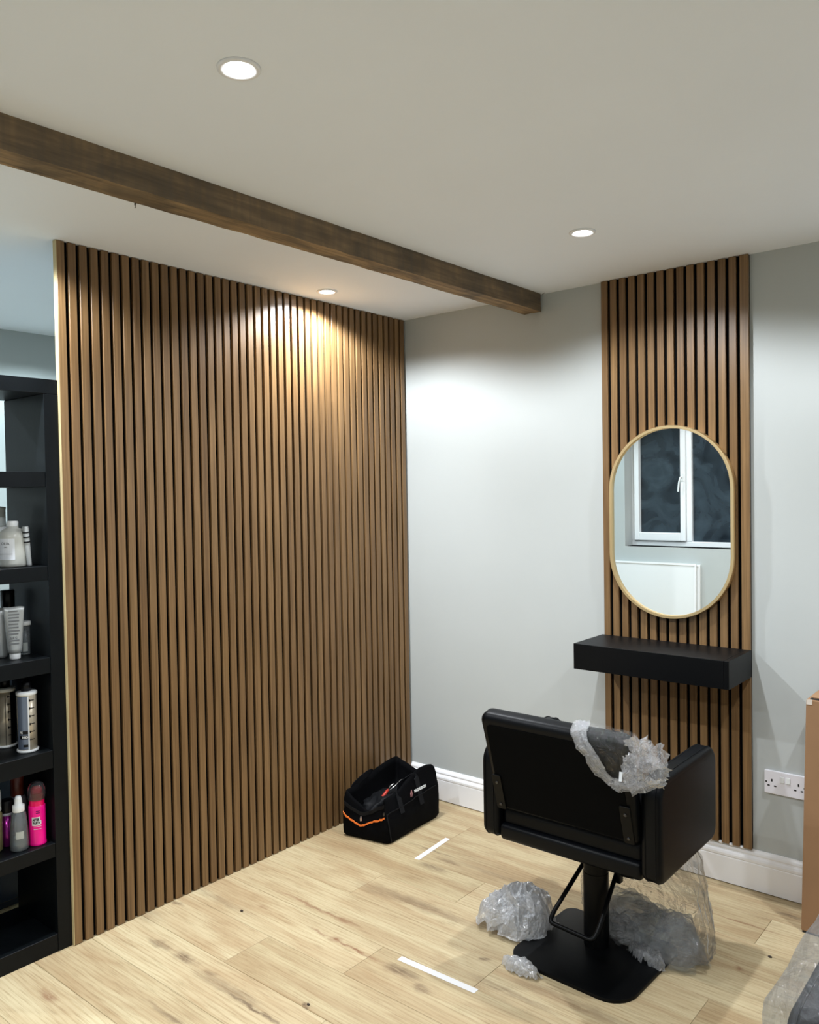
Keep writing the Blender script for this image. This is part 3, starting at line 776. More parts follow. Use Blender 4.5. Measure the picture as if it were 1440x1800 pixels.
# gathered crumple along the torn edge and beside the arm
def crumple(ctr, rad, seed, amp=.35, sub=5, s=14):
    bm = bm_new(); bmesh.ops.create_icosphere(bm, subdivisions=sub, radius=1)
    for v in bm.verts:
        d = v.co.normalized(); k = 1 + amp*(ridged(d*1.0+Vector((seed, 0, 0)), s*.12, 4)-.5)
        v.co = Vector((ctr[0]+d.x*rad[0]*k, ctr[1]+d.y*rad[1]*k, ctr[2]+d.z*rad[2]*k))
    return bm
def wad(ctr, rad, seed, k=6, n=34, amp=.3, s=2.2, flat=1.0):
    rnd = random.Random(seed); bm = bm_new()
    for q in range(k):
        ax = Vector((rnd.uniform(-1, 1), rnd.uniform(-1, 1), rnd.uniform(-1, 1)*flat + .3)).normalized()
        Z = ax; X = Z.cross(Vector((0, 0, 1)) if abs(Z.z) < .9 else Vector((1, 0, 0))).normalized(); Y = Z.cross(X)
        o_ = rnd.uniform(-.45, .45); rr_ = math.sqrt(max(.1, 1-o_*o_))*rnd.uniform(.85, 1.08); prev = None; nth = n*2
        cen_ = bm.verts.new((ctr[0]+Z.x*o_*rad[0], ctr[1]+Z.y*o_*rad[1], max(.002, ctr[2]+Z.z*o_*rad[2])))
        for i in range(1, n//2+1):
            f = i/(n//2); ring = []
            for j in range(nth):
                a = 2*math.pi*j/nth
                edge = 1 + .14*noise.noise(Vector((math.cos(a)*2.2+seed, math.sin(a)*2.2, q)))*f + .04*noise.noise(Vector((a*9, seed, q)))*f
                P = X*math.cos(a)*rr_*f*edge + Y*math.sin(a)*rr_*f*edge
                h = amp*(ridged(Vector((P.x, P.y, P.z))+Vector((seed*3.1+q*5, q, 0)), s, 4)-.4)
                P = P + Z*(o_+h*(.35+.65*f))
                ring.append(bm.verts.new((ctr[0]+P.x*rad[0], ctr[1]+P.y*rad[1], max(.001+.001*q, ctr[2]+P.z*rad[2]))))
            for j in range(nth):
                if prev is None: bm.faces.new((cen_, ring[j], ring[(j+1) % nth]))
                else: bm.faces.new((prev[j], prev[(j+1) % nth], ring[(j+1) % nth], ring[j]))
            prev = ring
    return bm
def blob_outline(cu, cv, ru, rv, seed, n=16, jag=.22):
    rnd = random.Random(seed)
    return [(cu+ru*math.cos(2*math.pi*k/n)*(1+rnd.uniform(-jag, jag)), cv+rv*math.sin(2*math.pi*k/n)*(1+rnd.uniform(-jag, jag))) for k in range(n)]
for q, (cu, cv, ru, rv, base) in enumerate(((.315, .325, .042, .050, -.02), (.335, .290, .042, .040, -.03), (.298, .360, .038, .030, -.015), (.305, .255, .062, .026, -.01), (.268, .236, .050, .020, .0), (.345, .325, .028, .040, -.04), (.285, .30, .03, .05, .0))):
    bm = fan_sheet(blob_outline(cu, cv, ru, rv, 60+q), (cu, cv), lambda u, v, off, b0=base: Vector(gback(u, v, .070+b0+off)) - Vector((0, 0, .4)), 12, 3, 30+q*3.7, .034, 26, .010)
    obj('crumple', bm, M['filmwhite'], fo_)
path = [(.092, .405), (.100, .365), (.115, .335), (.140, .308), (.163, .257), (.199, .224), (.224, .214), (.26, .217), (.295, .236), (.33, .255), (.352, .28)]
def ruffle(seed, width, base):
    bm = bm_new(); P = []
    for a_, b_ in zip(path, path[1:]):
        for k in range(6): P.append(Vector(a_).lerp(Vector(b_), k/12))
    NW = 7; prev = None
    for i, p_ in enumerate(P):
        d = (P[min(i+1, len(P)-1)]-P[max(i-1, 0)]).normalized(); nn = Vector((d.y, -d.x))*-1; row = []
        wd = width*(.7+.6*noise.noise(Vector((i*.13, seed, 0)))+.5*math.exp(-((i-14)/14)**2))
        for k in range(NW+1):
            f = k/NW-.35; q = p_ + nn*f*wd + d*.006*noise.noise(Vector((i*.5, k*.6, seed)))
            off = base + .013*ridged(Vector((i*.15, k*.38, seed)), 1.6, 3)
            row.append(bm.verts.new(on_back(q.x, q.y, off)))
        if prev:
            for k in range(NW): bm.faces.new((prev[k], prev[k+1], row[k+1], row[k]))
        prev = row
    return bm
for q in range(3): obj('torn_edge', ruffle(3.3+q*4.1, .024+.007*q, .004+.005*q), M['filmwhite'], fo_)
lab_o = gback(.243, .261, .100) - Vector((0, 0, .4))
bm = bm_new(); add_box(bm, -.0045, .0045, -.0005, .0005, -.013, .013); lo = obj('paper_tag', bm, M['label'], fo_, loc=lab_o); lo.rotation_euler = (R(-14), 0, R(5))

# clear bag hanging from the seat front down to the floor
rows = [(.372, 1.47, -.565, .235, .060), (.345, 1.475, -.56, .24, .080), (.29, 1.475, -.555, .238, .095), (.22, 1.47, -.55, .245, .110), (.16, 1.475, -.555, .255, .125), (.10, 1.48, -.56, .262, .135),
        (.055, 1.485, -.565, .255, .132), (.025, 1.485, -.565, .235, .12), (.012, 1.485, -.565, .20, .10)]
bm = bm_new(); nseg = 120; rr_ = []; th = R(-20); NL = 48
def interp(f):
    x = f*(len(rows)-1); i = min(int(x), len(rows)-2); q = x-i
    return [a*(1-q)+b_*q for a, b_ in zip(rows[i], rows[i+1])]
for j in range(NL+1):
    z, cx_, cy_, rx, ry = interp(j/NL); ring = []
    for k in range(nseg):
        a = 2*math.pi*k/nseg
        fold = .022*ridged(Vector((math.cos(a)*2.2, math.sin(a)*2.2, z*1.6)), 1.7) + .008*ridged(Vector((math.cos(a)*4, math.sin(a)*4, z*9)), 2.3)
        low = max(0, 1-z/.16); fold += low*.014*ridged(Vector((math.cos(a)*3, math.sin(a)*3, z*24)), 2.5)
        X, Y = (rx-.012+fold)*math.cos(a), (ry-.012+fold)*math.sin(a)
        ring.append(bm.verts.new((cx_+X*math.cos(th)-Y*math.sin(th)-1.47, cy_+X*math.sin(th)+Y*math.cos(th)+.56, z)))
    rr_.append(ring)
for A, B in zip(rr_, rr_[1:]):
    for k in range(nseg): bm.faces.new((A[k], A[(k+1) % nseg], B[(k+1) % nseg], B[k]))
cv = bm.verts.new((0.015, 0, .014))
for k in range(nseg): bm.faces.new((rr_[-1][k], rr_[-1][(k+1) % nseg], cv))
bag = empty('clear_bag', (1.47, -.56, 0), label='large clear plastic bag hanging off the salon chair seat down to the floor', cat='plastic bag')
bag_rings = [[v.co.copy() for v in r_] for r_ in rr_]
obj('bag_film', bm, M['filmbag'], bag, smooth=True)
cr = random.Random(4)
for q in range(9):  # whitish tubes along film folds, standing in for bright highlight lines
    k = (nseg - 2 + cr.randrange(12)) % nseg; j0 = cr.randrange(0, NL-16); ln = cr.randrange(6, 14); pts = []
    for j in range(j0, min(NL, j0+ln)): pts.append(bag_rings[j][k % nseg]*1.003)
    rads = [.0003+.0012*math.sin(math.pi*i/(len(pts)-1))*cr.uniform(.7, 1) for i in range(len(pts))]
    b_ = bm_new(); add_tube(b_, pts, rads, 6); obj('fold_highlight', b_, M['filmhighlight'], bag, smooth=True)
def heap(name, parent, m, ctr, rx, ry, hgt, seed, rot=0, amp=.02, sc=16, z0=.002, power=.8, nr_=20, per_=4, **k):
    def pl(u, v, off):
        r = min(1, math.sqrt((u/rx)**2+(v/ry)**2)); x = u*math.cos(rot)-v*math.sin(rot); y = u*math.sin(rot)+v*math.cos(rot)
        z = hgt*(1-r**2)**power if r < 1 else 0
        z *= .65+.6*noise.noise(Vector((u*9, v*9, seed)))+.35
        e_ = min(1, (1-r)*5) if r < 1 else 0
        return Vector((ctr[0]+x + off*.5*noise.noise(Vector((v*30, seed, 0))), ctr[1]+y + off*.5*noise.noise(Vector((u*30, seed, 3))), max(z0, z0 + z*.8 + off*(.25+.75*e_))))
    return obj(name, fan_sheet(blob_outline(0, 0, rx, ry, int(seed*10), 18, .14), (0, 0), pl, nr_, per_, seed, amp, sc, .006), m, parent, smooth=False, **k)
for q, (dx, dy, rx, ry, hg) in enumerate(((.02, -.01, .235, .120, .09), (-.05, .02, .16, .10, .10), (.10, -.05, .14, .10, .10), (.04, .0, .20, .10, .05))):
    heap('bunched_film', bag, M['filmgrey'], (dx, dy), rx, ry, hg, 11.3+q*2.7, R(-20), .035, 15, .002+.002*q)
heap('wisp_highlight', bag, M['filmwhite'], (.085, -.150), .075, .026, .030, 21.3, R(-12), .030, 28, .004)  # whiter crumpled film added as painted highlights, the bright wisps on the bag
heap('wisp_highlight', bag, M['filmsilk'], (.135, -.040), .075, .050, .115, 27.9, R(30), .045, 16, .010)
heap('wisp_highlight', bag, M['filmsilk'], (-.02, -.095), .110, .040, .045, 31.1, R(-25), .040, 18, .008)

# bubble wrap heap and scrap
bw = empty('bubble_wrap', (1.105, -.775, 0), label='heap of bubble wrap on the floor left of the chair base', cat='bubble wrap')
heap('film_layer', bw, M['bubble'], (0, 0), .130, .110, .085, 4.2, R(20), .045, 18)
heap('film_layer', bw, M['bubble'], (.02, .03), .115, .095, .10, 9.7, R(60), .050, 20, .004)
heap('film_layer', bw, M['bubble'], (-.01, .0), .125, .10, .05, 2.9, R(-30), .045, 20, .006)
bw2 = empty('bubble_wrap', (1.262, -1.0, 0), label='small torn scrap of bubble wrap against the front edge of the base plate', cat='bubble wrap')
heap('film_layer', bw2, M['bubble'], (0, 0), .075, .026, .028, 6.4, R(-6), .014, 30)
heap('film_layer', bw2, M['bubble'], (.01, .004), .065, .022, .034, 16.4, R(-3), .014, 34, .003)

# ---------------------------------------------------------------- second, wrapped chair at lower right
chair2, g_2 = styling_chair((2.580, -1.565, 0), 'black salon chair still in its clear plastic wrapping, cut off by the lower right corner')
chair2.rotation_euler = (0, 0, math.pi)
def shell(x0, x1, y0, y1, z0, z1, r, seed):
    b2 = bm_new(); add_box(b2, x0, x1, y0, y1, z0, z1, r, 4)
    bmesh.ops.subdivide_edges(b2, edges=b2.edges[:], cuts=7, use_grid_fill=True)
    bmesh.ops.triangulate(b2, faces=b2.faces[:])
    b2.normal_update()
    for v in b2.verts:
        v.co += v.normal*(.010*ridged(v.co+Vector((seed, 0, 0)), 7))
    return b2
fc = obj('film_cover', shell(-.37, .340, -.30, .268, .30, .708, .04, 2), M['filmcover'], chair2, smooth=True)

# ---------------------------------------------------------------- tape strips and crumbs
def strip(p, q, w_, label):
    p, q = Vector(p), Vector(q); d = (q-p); L_ = d.length; a = math.atan2(d.y, d.x)
    bm = bm_new(); n = 24; A = []
    for k in range(n+1):
        x = L_*k/n; j = .0006*noise.noise(Vector((x*60, 1, 0)))
        A.append([bm.verts.new((x, -w_/2+j, 0)), bm.verts.new((x, w_/2+j, 0)), bm.verts.new((x, w_/2+j, .0006)), bm.verts.new((x, -w_/2+j, .0006))])
    for a_, b_ in zip(A, A[1:]):
        for k in range(4): bm.faces.new((a_[k], a_[(k+1) % 4], b_[(k+1) % 4], b_[k]))
    bm.faces.new(A[0]); bm.faces.new(A[-1][::-1])
    o = obj('tape_strip', bm, M['tape'], loc=(p.x, p.y, .0003), label=label, cat='tape'); o.rotation_euler = (0, 0, a)
strip((.913, -1.176, 0), (1.212, -1.168, 0), .024, 'strip of pale tape on the floor pointing at the chair base, nearest the viewer')
strip((.503, -.586, 0), (.482, -.346, 0), .024, 'strip of pale tape on the floor between the tool bag and the salon chair')
for (x, y, r, lab) in ((.265, -1.304, .006, 'dark crumb on the floor near the foot of the left slatted wall'), (1.851, -.435, .006, 'dark crumb on the floor in front of the cardboard box'), (.858, -1.53, .005, 'dark crumb on the floor below the nearest tape strip')):
    obj('crumb', crumple((0, 0, r*.45), (r, r*.7, r*.45), x*9, .5, 3, 12), M['debris'], loc=(x, y, 0), label=lab, cat='crumb')

# ---------------------------------------------------------------- tool bag
tb = empty('tool_bag', (.19, -.39, 0), label='black open-topped tool bag with orange piping in the corner', cat='bag')
c4 = [Vector((.088, -.605)), Vector((.328, -.560)), Vector((.305, -.165)), Vector((.050, -.185))]   # front-left, front-right, back-right, back-left
def edge_pts(n=22):
    out = []
    for i in range(4):
        a, b_ = c4[i], c4[(i+1) % 4]
        for k in range(n):
            out.append((a.lerp(b_, k/n), i, k/n))
    return out
def sm_(x): x = max(0, min(1, x)); return x*x*(3-2*x)
def rim(i, f):
    """height and inward lean of the rim"""
    if i == 0:   # front end: V dip in the middle
        v = abs(f-.52)/.5; h = .118 + .085*min(1, v)**1.1; return h, .018
    if i == 1:   # near side flap
        return .182 + .062*sm_(f*1.15) - .012*math.sin(f*math.pi*2), .060 - .03*f
    if i == 2:
        v = abs(f-.40)/.5; return .195 + .048*min(1, v)**1.2, .015
    return .246 - .046*sm_((f-.15)*1.15), .012 + .01*f
EP = edge_pts(); cen = sum((q[0] for q in EP), Vector((0, 0)))/len(EP)
inward = {0: Vector((.05, 1)).normalized(), 1: Vector((-1, 0)), 2: Vector((0, -1)), 3: Vector((1, 0))}
hs, ins = [], []
for q, i, f in EP:
    h, n_ = rim(i, f); hs.append(h); ins.append(inward[i]*n_)
def smooth_list(a, it=3):
    for _ in range(it): a = [(a[k-1]+a[k]*2+a[(k+1) % len(a)])/4 for k in range(len(a))]
    return a
hs = smooth_list(hs, 2); ins = smooth_list(ins, 6)
base2 = smooth_list([q[0] for q in EP], 4)
bm = bm_new(); NR = 16; rings = []
for j in range(NR+1):
    f = j/NR; ring = []
    for k, (q, h, n_) in enumerate(zip(base2, hs, ins)):
        z = h*f
        out = (q-cen).normalized()
        bulge = .012*math.sin(f*math.pi)**.8
        wr = .006*noise.noise(Vector((q.x*14, q.y*14, z*16))) + .004*noise.noise(Vector((q.x*40, q.y*40, z*30)))
        r_in = .010*(1-min(1, z/.012))
        p = q + n_*(f**1.4) + out*(bulge*.7 + wr*min(1, f*3) - r_in)
        ring.append(bm.verts.new((p.x-.19, p.y+.39, max(.002, z))))
    rings.append(ring)
n = len(base2)
# inside wall down to the lining
for j, (d, dz) in enumerate(((.006, 0), (.010, -.03), (.016, -.09), (.03, -.12))):
    ring = []
    for k in range(n):
        v = rings[NR][k].co; q = Vector((v.x, v.y)); out = (q - (cen-Vector((.19, -.39)))).normalized()
        q2 = q - out*d; ring.append(bm.verts.new((q2.x, q2.y, max(.05, v.z+dz))))
    rings.append(ring)
for A, B in zip(rings, rings[1:]):
    for k in range(n): bm.faces.new((A[k], A[(k+1) % n], B[(k+1) % n], B[k]))
bm.faces.new(rings[0]); cv = bm.verts.new((0, 0, .055))
for k in range(n): bm.faces.new((rings[-1][k], rings[-1][(k+1) % n], cv))
outer = rings
def surf(i, f, z, off=.003):
    """point on the outside of the bag"""
    k = (i*22 + f*22) % n; k0 = int(k); h = hs[k0]; g_ = min(1, z/h); j = g_*NR; j0 = min(int(j), NR-1)
    def P(jj, kk): return outco[jj][kk % n]
    a = P(j0, k0).lerp(P(j0, k0+1), k-k0); b_ = P(j0+1, k0).lerp(P(j0+1, k0+1), k-k0)
    p = a.lerp(b_, j-j0); o_ = Vector((p.x-(cen.x-.19), p.y-(cen.y+.39), 0)).normalized()
    nrm = {0: Vector((.18, -1, 0)), 1: Vector((1, .0, .15)), 2: Vector((0, 1, 0)), 3: Vector((-1, 0, 0))}[i].normalized()
    return p + nrm*off
outco = [[v.co.copy() for v in r_] for r_ in rings[:NR+1]]
body = obj('bag_body', bm, M['nylon'], tb, smooth=True)
def ribbon(pts, w_, th, wdir, name, m, parent=tb):
    bm = bm_new(); A = []
    for p, wd in zip(pts, wdir):
        wd = Vector(wd).normalized()*w_/2; A.append((p, wd))
    V = []
    for i, (p, wd) in enumerate(A):
        t_ = (A[min(i+1, len(A)-1)][0]-A[max(i-1, 0)][0]).normalized(); nn = t_.cross(wd).normalized()*th/2
        V.append([bm.verts.new(p+wd+nn), bm.verts.new(p-wd+nn), bm.verts.new(p-wd-nn), bm.verts.new(p+wd-nn)])
    for a_, b_ in zip(V, V[1:]):
        for k in range(4): bm.faces.new((a_[k], a_[(k+1) % 4], b_[(k+1) % 4], b_[k]))
    bm.faces.new(V[0]); bm.faces.new(V[-1][::-1])
    return obj(name, bm, m, parent)
# orange V piping across the front end
vz = lambda f: .066 + .045*max(0, (.38-f)/.38)**1.0 + .050*max(0, (f-.45)/.5)
pts = [surf(0, f, vz(f), .004) for f in [k/30*.93+.03 for k in range(31)]]
ribbon(pts, .0075, .003, [(0, 0, 1)]*len(pts), 'orange_piping', M['orange'])
for dz in (.03,):
    pts = [surf(0, f, min(vz(f)+.045, hs[int(f*22)]-.004), .004) for f in [k/20*.9+.05 for k in range(21)]]
    ribbon(pts, .016, .002, [(0, 0, 1)]*len(pts), 'zip_tape', M['zip'])
obj('zip_pull', lathe([(0, 0), (.004, 0), (.005, .012), (.003, .02), (0, .02)], 10), M['chrome'], tb, loc=surf(0, .42, .085, .008))
obj('zip_pull', lathe([(0, 0), (.004, 0), (.004, .014), (0, .014)], 10), M['screw'], tb, loc=surf(0, .94, .125, .007))
# pocket on the near side with curved top seam
pts = [surf(1, f, .125 + .03*math.sin(max(0, f-.35)*2.2), .004) for f in [k/24*.86+.04 for k in range(25)]]
ribbon(pts, .004, .002, [(0, 0, 1)]*len(pts), 'pocket_seam', M['strap'])
pts = [surf(1, .03, z, .004) for z in [.01+.012*k for k in range(11)]]
ribbon(pts, .006, .002, [(0, 1, 0)]*len(pts), 'corner_seam', M['strap'])
# handles
def handle(i, f0, f1, top, lean_):
    a = surf(i, f0, .10, .004); b_ = surf(i, f1, .10, .004)
    a2 = surf(i, f0, hs[int(i*22+f0*22)]*.98, .004); b2 = surf(i, f1, hs[int(i*22+f1*22)]*.98, .004)
    up_ = (a2+b2)/2 + Vector((lean_, 0, top))
    mid1 = a2.lerp(up_, .75)+Vector((0, 0, top*.25)); mid2 = b2.lerp(up_, .75)+Vector((0, 0, top*.25))
    path = arc_path([a, a2, mid1, mid2, b2, b_], .03, 6)
    wd = [Vector((0, 1, 0)) for _ in path]
    T = [(path[min(k+1, len(path)-1)]-path[max(k-1, 0)]).normalized() for k in range(len(path))]
    wd = [t_.cross(Vector((1, 0, 0))).normalized() if abs(t_.x) < .9 else Vector((0, 1, 0)) for t_ in T]
    ribbon(path, .028, .003, wd, 'carry_handle', M['strap'])
handle(3, .86, .48, .018, .02); handle(1, .30, .62, -.02, -.06)
# tools showing in the mouth
tl = empty('pliers', (.185, -.47, .10), label='pliers with a red grip lying in the open tool bag', cat='pliers')
bm = bm_new(); add_tube(bm, [(0, 0, .03), (.012, .03, .055), (.018, .05, .075)], [.007, .008, .006], 8); obj('grip', bm, M['red'], tl, smooth=True)
bm = bm_new(); add_tube(bm, [(.018, .05, .075), (.024, .062, .09), (.036, .07, .10)], [.004, .005, .003], 8); obj('jaw', bm, M['toolsteel'], tl, smooth=True)
obj('spanner', tube([(0, 0, 0), (.006, .04, .012), (.010, .075, .028), (.014, .11, .03)], [.003, .004, .004, .003], 8), M['toolsteel'], smooth=True, loc=(.205, -.42, .170), label='steel spanner lying across the mouth of the tool bag', cat='spanner')
obj('screwdriver', tube([(0, 0, 0), (.004, .02, .006), (.006, .034, .008), (.008, .07, .01)], [.007, .009, .007, .003], 10), M['red'], smooth=True, loc=(.20, -.33, .175), label='red-handled screwdriver deep in the tool bag', cat='screwdriver')
obj('lining_heap', crumple((0, 0, .10), (.085, .15, .055), 3.3, .6, 4, 14), M['zip'], tb, smooth=True, loc=(0, 0, 0))
# logo
lp = surf(1, .60, .168, .007); lq = surf(1, .78, .176, .007)
text_on('lettering', 'MAGNUSSON', .017, M['white'], tb, (surf(1, .52, .163, .008)+surf(1, .74, .171, .008))/2, (surf(1, .74, .171, .008)-surf(1, .52, .163, .008)), (-.2, 0, 1), bold=.0006, fit=.078)
e0 = surf(1, .485, .158, .008)
bm = bm_new()
for s_ in (-1, 1): add_tube(bm, [e0+Vector((0, .0035*s_, -.014)), e0+Vector((0, .005*s_, 0)), e0+Vector((0, .0, .018))], [.0012, .0020, .0007], 6)
obj('emblem', bm, plain('pinkish_red_print', (.55, .25, .27), .5), tb)

# ---------------------------------------------------------------- bookcase
SHX = -.012; SD = .290; BY1 = -1.8035; BY0 = -2.235; T = .048
bk = empty('shelving_unit', (SHX, BY1, 0), label='tall black open-backed shelving unit at the left edge', cat='shelves')
def bpart(name, y0, y1, z0, z1, x0=-SD, x1=0): return obj(name, box(x0, x1, y0-BY1, y1-BY1, z0, z1, .0012), M['blackwood'], bk)
bpart('side_panel', BY1-T, BY1, 0, 1.863); bpart('side_panel', BY0, BY0+T, 0, 1.863)
bpart('top_board', BY0, BY1, 1.8635, 1.912)
SHELF = [(.0, .060), (.320, .367), (.619, .679), (.938, .990), (1.247, 1.294), (1.556, 1.606)]
for z0, z1 in SHELF: bpart('shelf_board', BY0+T+.0005, BY1-T-.0005, z0, z1, -SD, -.002)

# ---- things on the shelves; a bottle's own axis is its local z
def thing(name, x, y, z, label, cat, rz=0): return empty(name, (x, y, z+.0005), rz, label=label, cat=cat)
VA = math.atan2(-1.26, 2.7)      # direction in which bottles face the room
t = thing('lotion_bottle', -.10, -1.925, 1.294, 'squat round-shouldered white bottle with a short neck on the third shelf down', 'bottle')
obj('body', lathe([(0, 0), (.040, 0), (.045, .004), (.047, .012), (.047, .098), (.043, .112), (.030, .123), (.019, .128), (.017, .150), (0, .150)], 40), M['cream'], t, smooth=True)
obj('neck', lathe([(.0175, .128), (.0185, .130), (.0185, .148), (.0165, .151), (0, .151)], 32), M['white'], t, smooth=True)
obj('label_paper', arc_patch(.0471, VA-1.5, VA+.12, .025, .095), M['label'], t)
text_round('lettering', 'OLIA', .012, M['print'], t, .078, .0476, VA-.50, fit=.028)
text_round('lettering', 'NO', .006, M['print'], t, .067, .0476, VA-.45)
text_round('lettering', '________', .006, M['print'], t, .047, .0476, VA-.55, fit=.05)
t = thing('tall_bottle', -.20, -1.925, 1.294, 'tall white bottle with a ribbed grey cap behind the squat white bottle', 'bottle')
obj('body', lathe([(0, 0), (.036, 0), (.039, .005), (.039, .115), (.030, .128), (.024, .131), (0, .131)], 36), M['white'], t, smooth=True)
bm = bm_new(); add_lathe(bm, [(0, .131), (.0235, .131), (.0235, .138), (.021, .140), (.021, .188), (.0225, .190), (.0225, .197), (0, .199)], 48)
for v in bm.verts:
    if .139 < v.co.z < .189:
        a = math.atan2(v.co.y, v.co.x); v.co.x *= 1+.03*math.sin(a*16); v.co.y *= 1+.03*math.sin(a*16)
obj('cap', bm, M['greycap'], t, smooth=True)
t = thing('leaning_tube', -.055, -1.893, 1.2955, 'slim silver-grey tube with dark bands leaning against the squat white bottle', 'tube')
t.rotation_euler = (R(6), 0, R(20))
obj('body', lathe([(0, 0), (.007, 0), (.0075, .006), (.010, .128), (.0085, .132), (0, .133)], 24, flat=1.0), M['tube'], t, smooth=True)
for z in (.078, .094, .110): obj('band', lathe([(.0095, z), (.0104, z+.0005), (.0105, z+.004), (.0095, z+.0045)], 20), M['black'], t)

t = thing('squeeze_tube', -.085, -1.935, .990, 'grey squeeze tube covered in small print, standing on a white cap', 'tube', rz=VA)
obj('cap', lathe([(0, 0), (.0150, 0), (.0165, .003), (.0165, .020), (.0155, .022), (0, .022)], 32), M['white'], t, smooth=True)
bm = bm_new(); rings = []
for j in range(12):
    f = j/11; z = .022+.150*f; ra = .021*(1-f)+.0025*f; rb = .0215*(1-f)+.031*f; ring = []
    for k in range(28):
        a = 2*math.pi*k/28; ring.append(bm.verts.new((ra*math.cos(a), rb*math.sin(a), z + (.0015*math.sin(a*3) if f > .9 else 0))))
    rings.append(ring)
for A, B in zip(rings, rings[1:]):
    for k in range(28): bm.faces.new((A[k], A[(k+1) % 28], B[(k+1) % 28], B[k]))
bm.faces.new(rings[0]); bm.faces.new(rings[-1])
obj('body', bm, M['tube'], t, smooth=True)
def tube_front(z, off=.0012):
    f = (z-.022)/.150; return .021*(1-f)+.0025*f + off
for k in range(11):
    z = .158-.0105*k
    if k == 8: continue
    x = tube_front(z); bm = box(x-.0004, x+.0003, -.018+.002*random.random(), .016-.006*random.random(), z-.0022, z+.0022)
    obj('print_line', bm, M['print'], t)
text_on('lettering', 'A B C', .009, M['print'], t, (tube_front(.072, .0016), -.003, .072), (0, 1, 0), (-.12, 0, 1), bold=.0004)
t = thing('black_cap_bottle', -.215, -1.897, .990, 'bottle with a square black cap behind the grey squeeze tube', 'bottle', rz=VA)
obj('body', lathe([(0, 0), (.021, 0), (.023, .004), (.023, .150), (.018, .158), (0, .158)], 32), M['white'], t, smooth=True)
obj('cap', lathe([(0, .158), (.0215, .158), (.0225, .160), (.0225, .214), (.021, .216), (0, .216)], 32), M['black'], t, smooth=True)
t = thing('white_tube', -.150, -1.950, .990, 'crinkled white tube partly hidden left of the grey squeeze tube', 'tube', rz=VA)
bm = lathe([(0, 0), (.016, 0), (.019, .01), (.021, .08), (.021, .15), (.014, .165), (0, .166)], 28)
for v in bm.verts: v.co.x += .002*noise.noise(v.co*60); v.co.y += .002*noise.noise(v.co*60+Vector((5, 0, 0)))
obj('body', bm, M['tube'], t, smooth=True)
t = thing('dropper_bottle', -.138, -1.877, .990, 'small clear bottle with a white lid at the back of the fourth shelf', 'bottle', rz=VA)
obj('body', lathe([(0, 0), (.0155, 0), (.0165, .003), (.0165, .098), (0, .099)], 24), M['clearb'], t, smooth=True)
obj('lid', lathe([(0, .099), (.019, .099), (.020, .101), (.020, .111), (.018, .113), (0, .113)], 24), M['white'], t, smooth=True)
obj('label_paper', arc_patch(.0167, -.4, .5, .012, .042), M['greycap'], t)

def foil_bottle(x, y, z, label, dark):
    t = thing('foil_bottle', x, y, z, label, 'bottle', rz=VA+R(10))
    r = .030
    obj('body', lathe([(0, .006), (r, .006), (r, .190), (0, .190)], 40), M['silver'], t, smooth=True)
    obj('base_ring', lathe([(0, 0), (.031, 0), (.034, .002), (.034, .008), (.030, .009)], 40), M['white'], t, smooth=True)
    obj('shoulder', lathe([(.030, .188), (.0325, .190), (.0325, .197), (.030, .200), (0, .202)], 40), M['white'], t, smooth=True)
    obj('cap', lathe([(0, .2005), (.016, .2005), (.016, .232), (.008, .234), (.008, .246), (0, .246)], 28), M['black'], t, smooth=True)
    obj('foil_panel', arc_patch(r+.0002, -1.35, -.10 if not dark else -.9, .012, .186), M['bluefoil' if not dark else 'black'], t)
    if not dark:
        obj('stripe', arc_patch(r+.0008, -.10, .03, .010, .187, 4), M['label'], t)
        for z_, h_, s_ in ((.052, .012, 'RED'), (.068, .011, 'FE')):
            obj('print_block', arc_patch(r+.0008, -1.0, -.12, z_-h_/2, z_+h_/2, 8), M['black'], t)
            text_round('lettering', s_, .010, M['white'], t, z_, r+.0012, -.42 if s_ == 'RED' else -.8, bold=.0003)
        obj('print_block', arc_patch(r+.0008, -.6, -.12, .020, .028, 6), M['black'], t)
    else:
        obj('foil_panel', arc_patch(r+.0002, .35, 1.6, .012, .186), M['black'], t)
    for k in range(6):
        obj('grid_line', arc_patch(r+.0008, .04, .62, .172-.026*k, .1745-.026*k, 6), M['black'], t)
        if k < 5: obj('grid_dot', arc_patch(r+.0009, .07, .17, .169-.026*k, .1765-.026*k, 3), M['black'], t)
    if dark: obj('grid_line', arc_patch(r+.0008, -.2, -.14, .01, .18, 2), M['black'], t)
foil_bottle(-.078, -1.905, .679, 'silver and blue-grey foil bottle with white rims and black lettering on the fifth level', False)
foil_bottle(-.19, -1.925, .679, 'dark-sided foil bottle cut off by the left frame edge, beside the silver one', True)

t = thing('pink_bottle', -.060, -1.889, .367, 'hot pink bottle with a rounded clear cap and a white name label', 'bottle', rz=VA)
obj('body', lathe([(0, 0), (.0275, 0), (.0285, .003), (.0270, .010), (.0262, .014), (.0262, .128), (.0245, .131), (0, .131)], 40), M['pink'], t, smooth=True)
obj('collar', lathe([(.0245, .131), (.0235, .132), (.0240, .160), (.0200, .168), (.0, .170)], 32), M['redpink'], t, smooth=True)
obj('pump_head', lathe([(0, .169), (.0185, .169), (.0195, .175), (.0175, .186), (.010, .192), (0, .193)], 32), M['pink'], t, smooth=True)
obj('cap', lathe([(.0262, .150), (.0285, .170), (.0275, .188), (.020, .202), (.010, .208), (0, .209)], 32), M['pinkclear'], t, smooth=True)
obj('label_paper', arc_patch(.0263, -.66, .34, .068, .096, 8), M['label'], t)
obj('label_paper', arc_patch(.0263, .30, .46, .070, .084, 4), M['label'], t)
text_round('lettering', 'AFTER', .0115, M['black'], t, .0875, .0268, -.16, fit=.021, bold=.0004)
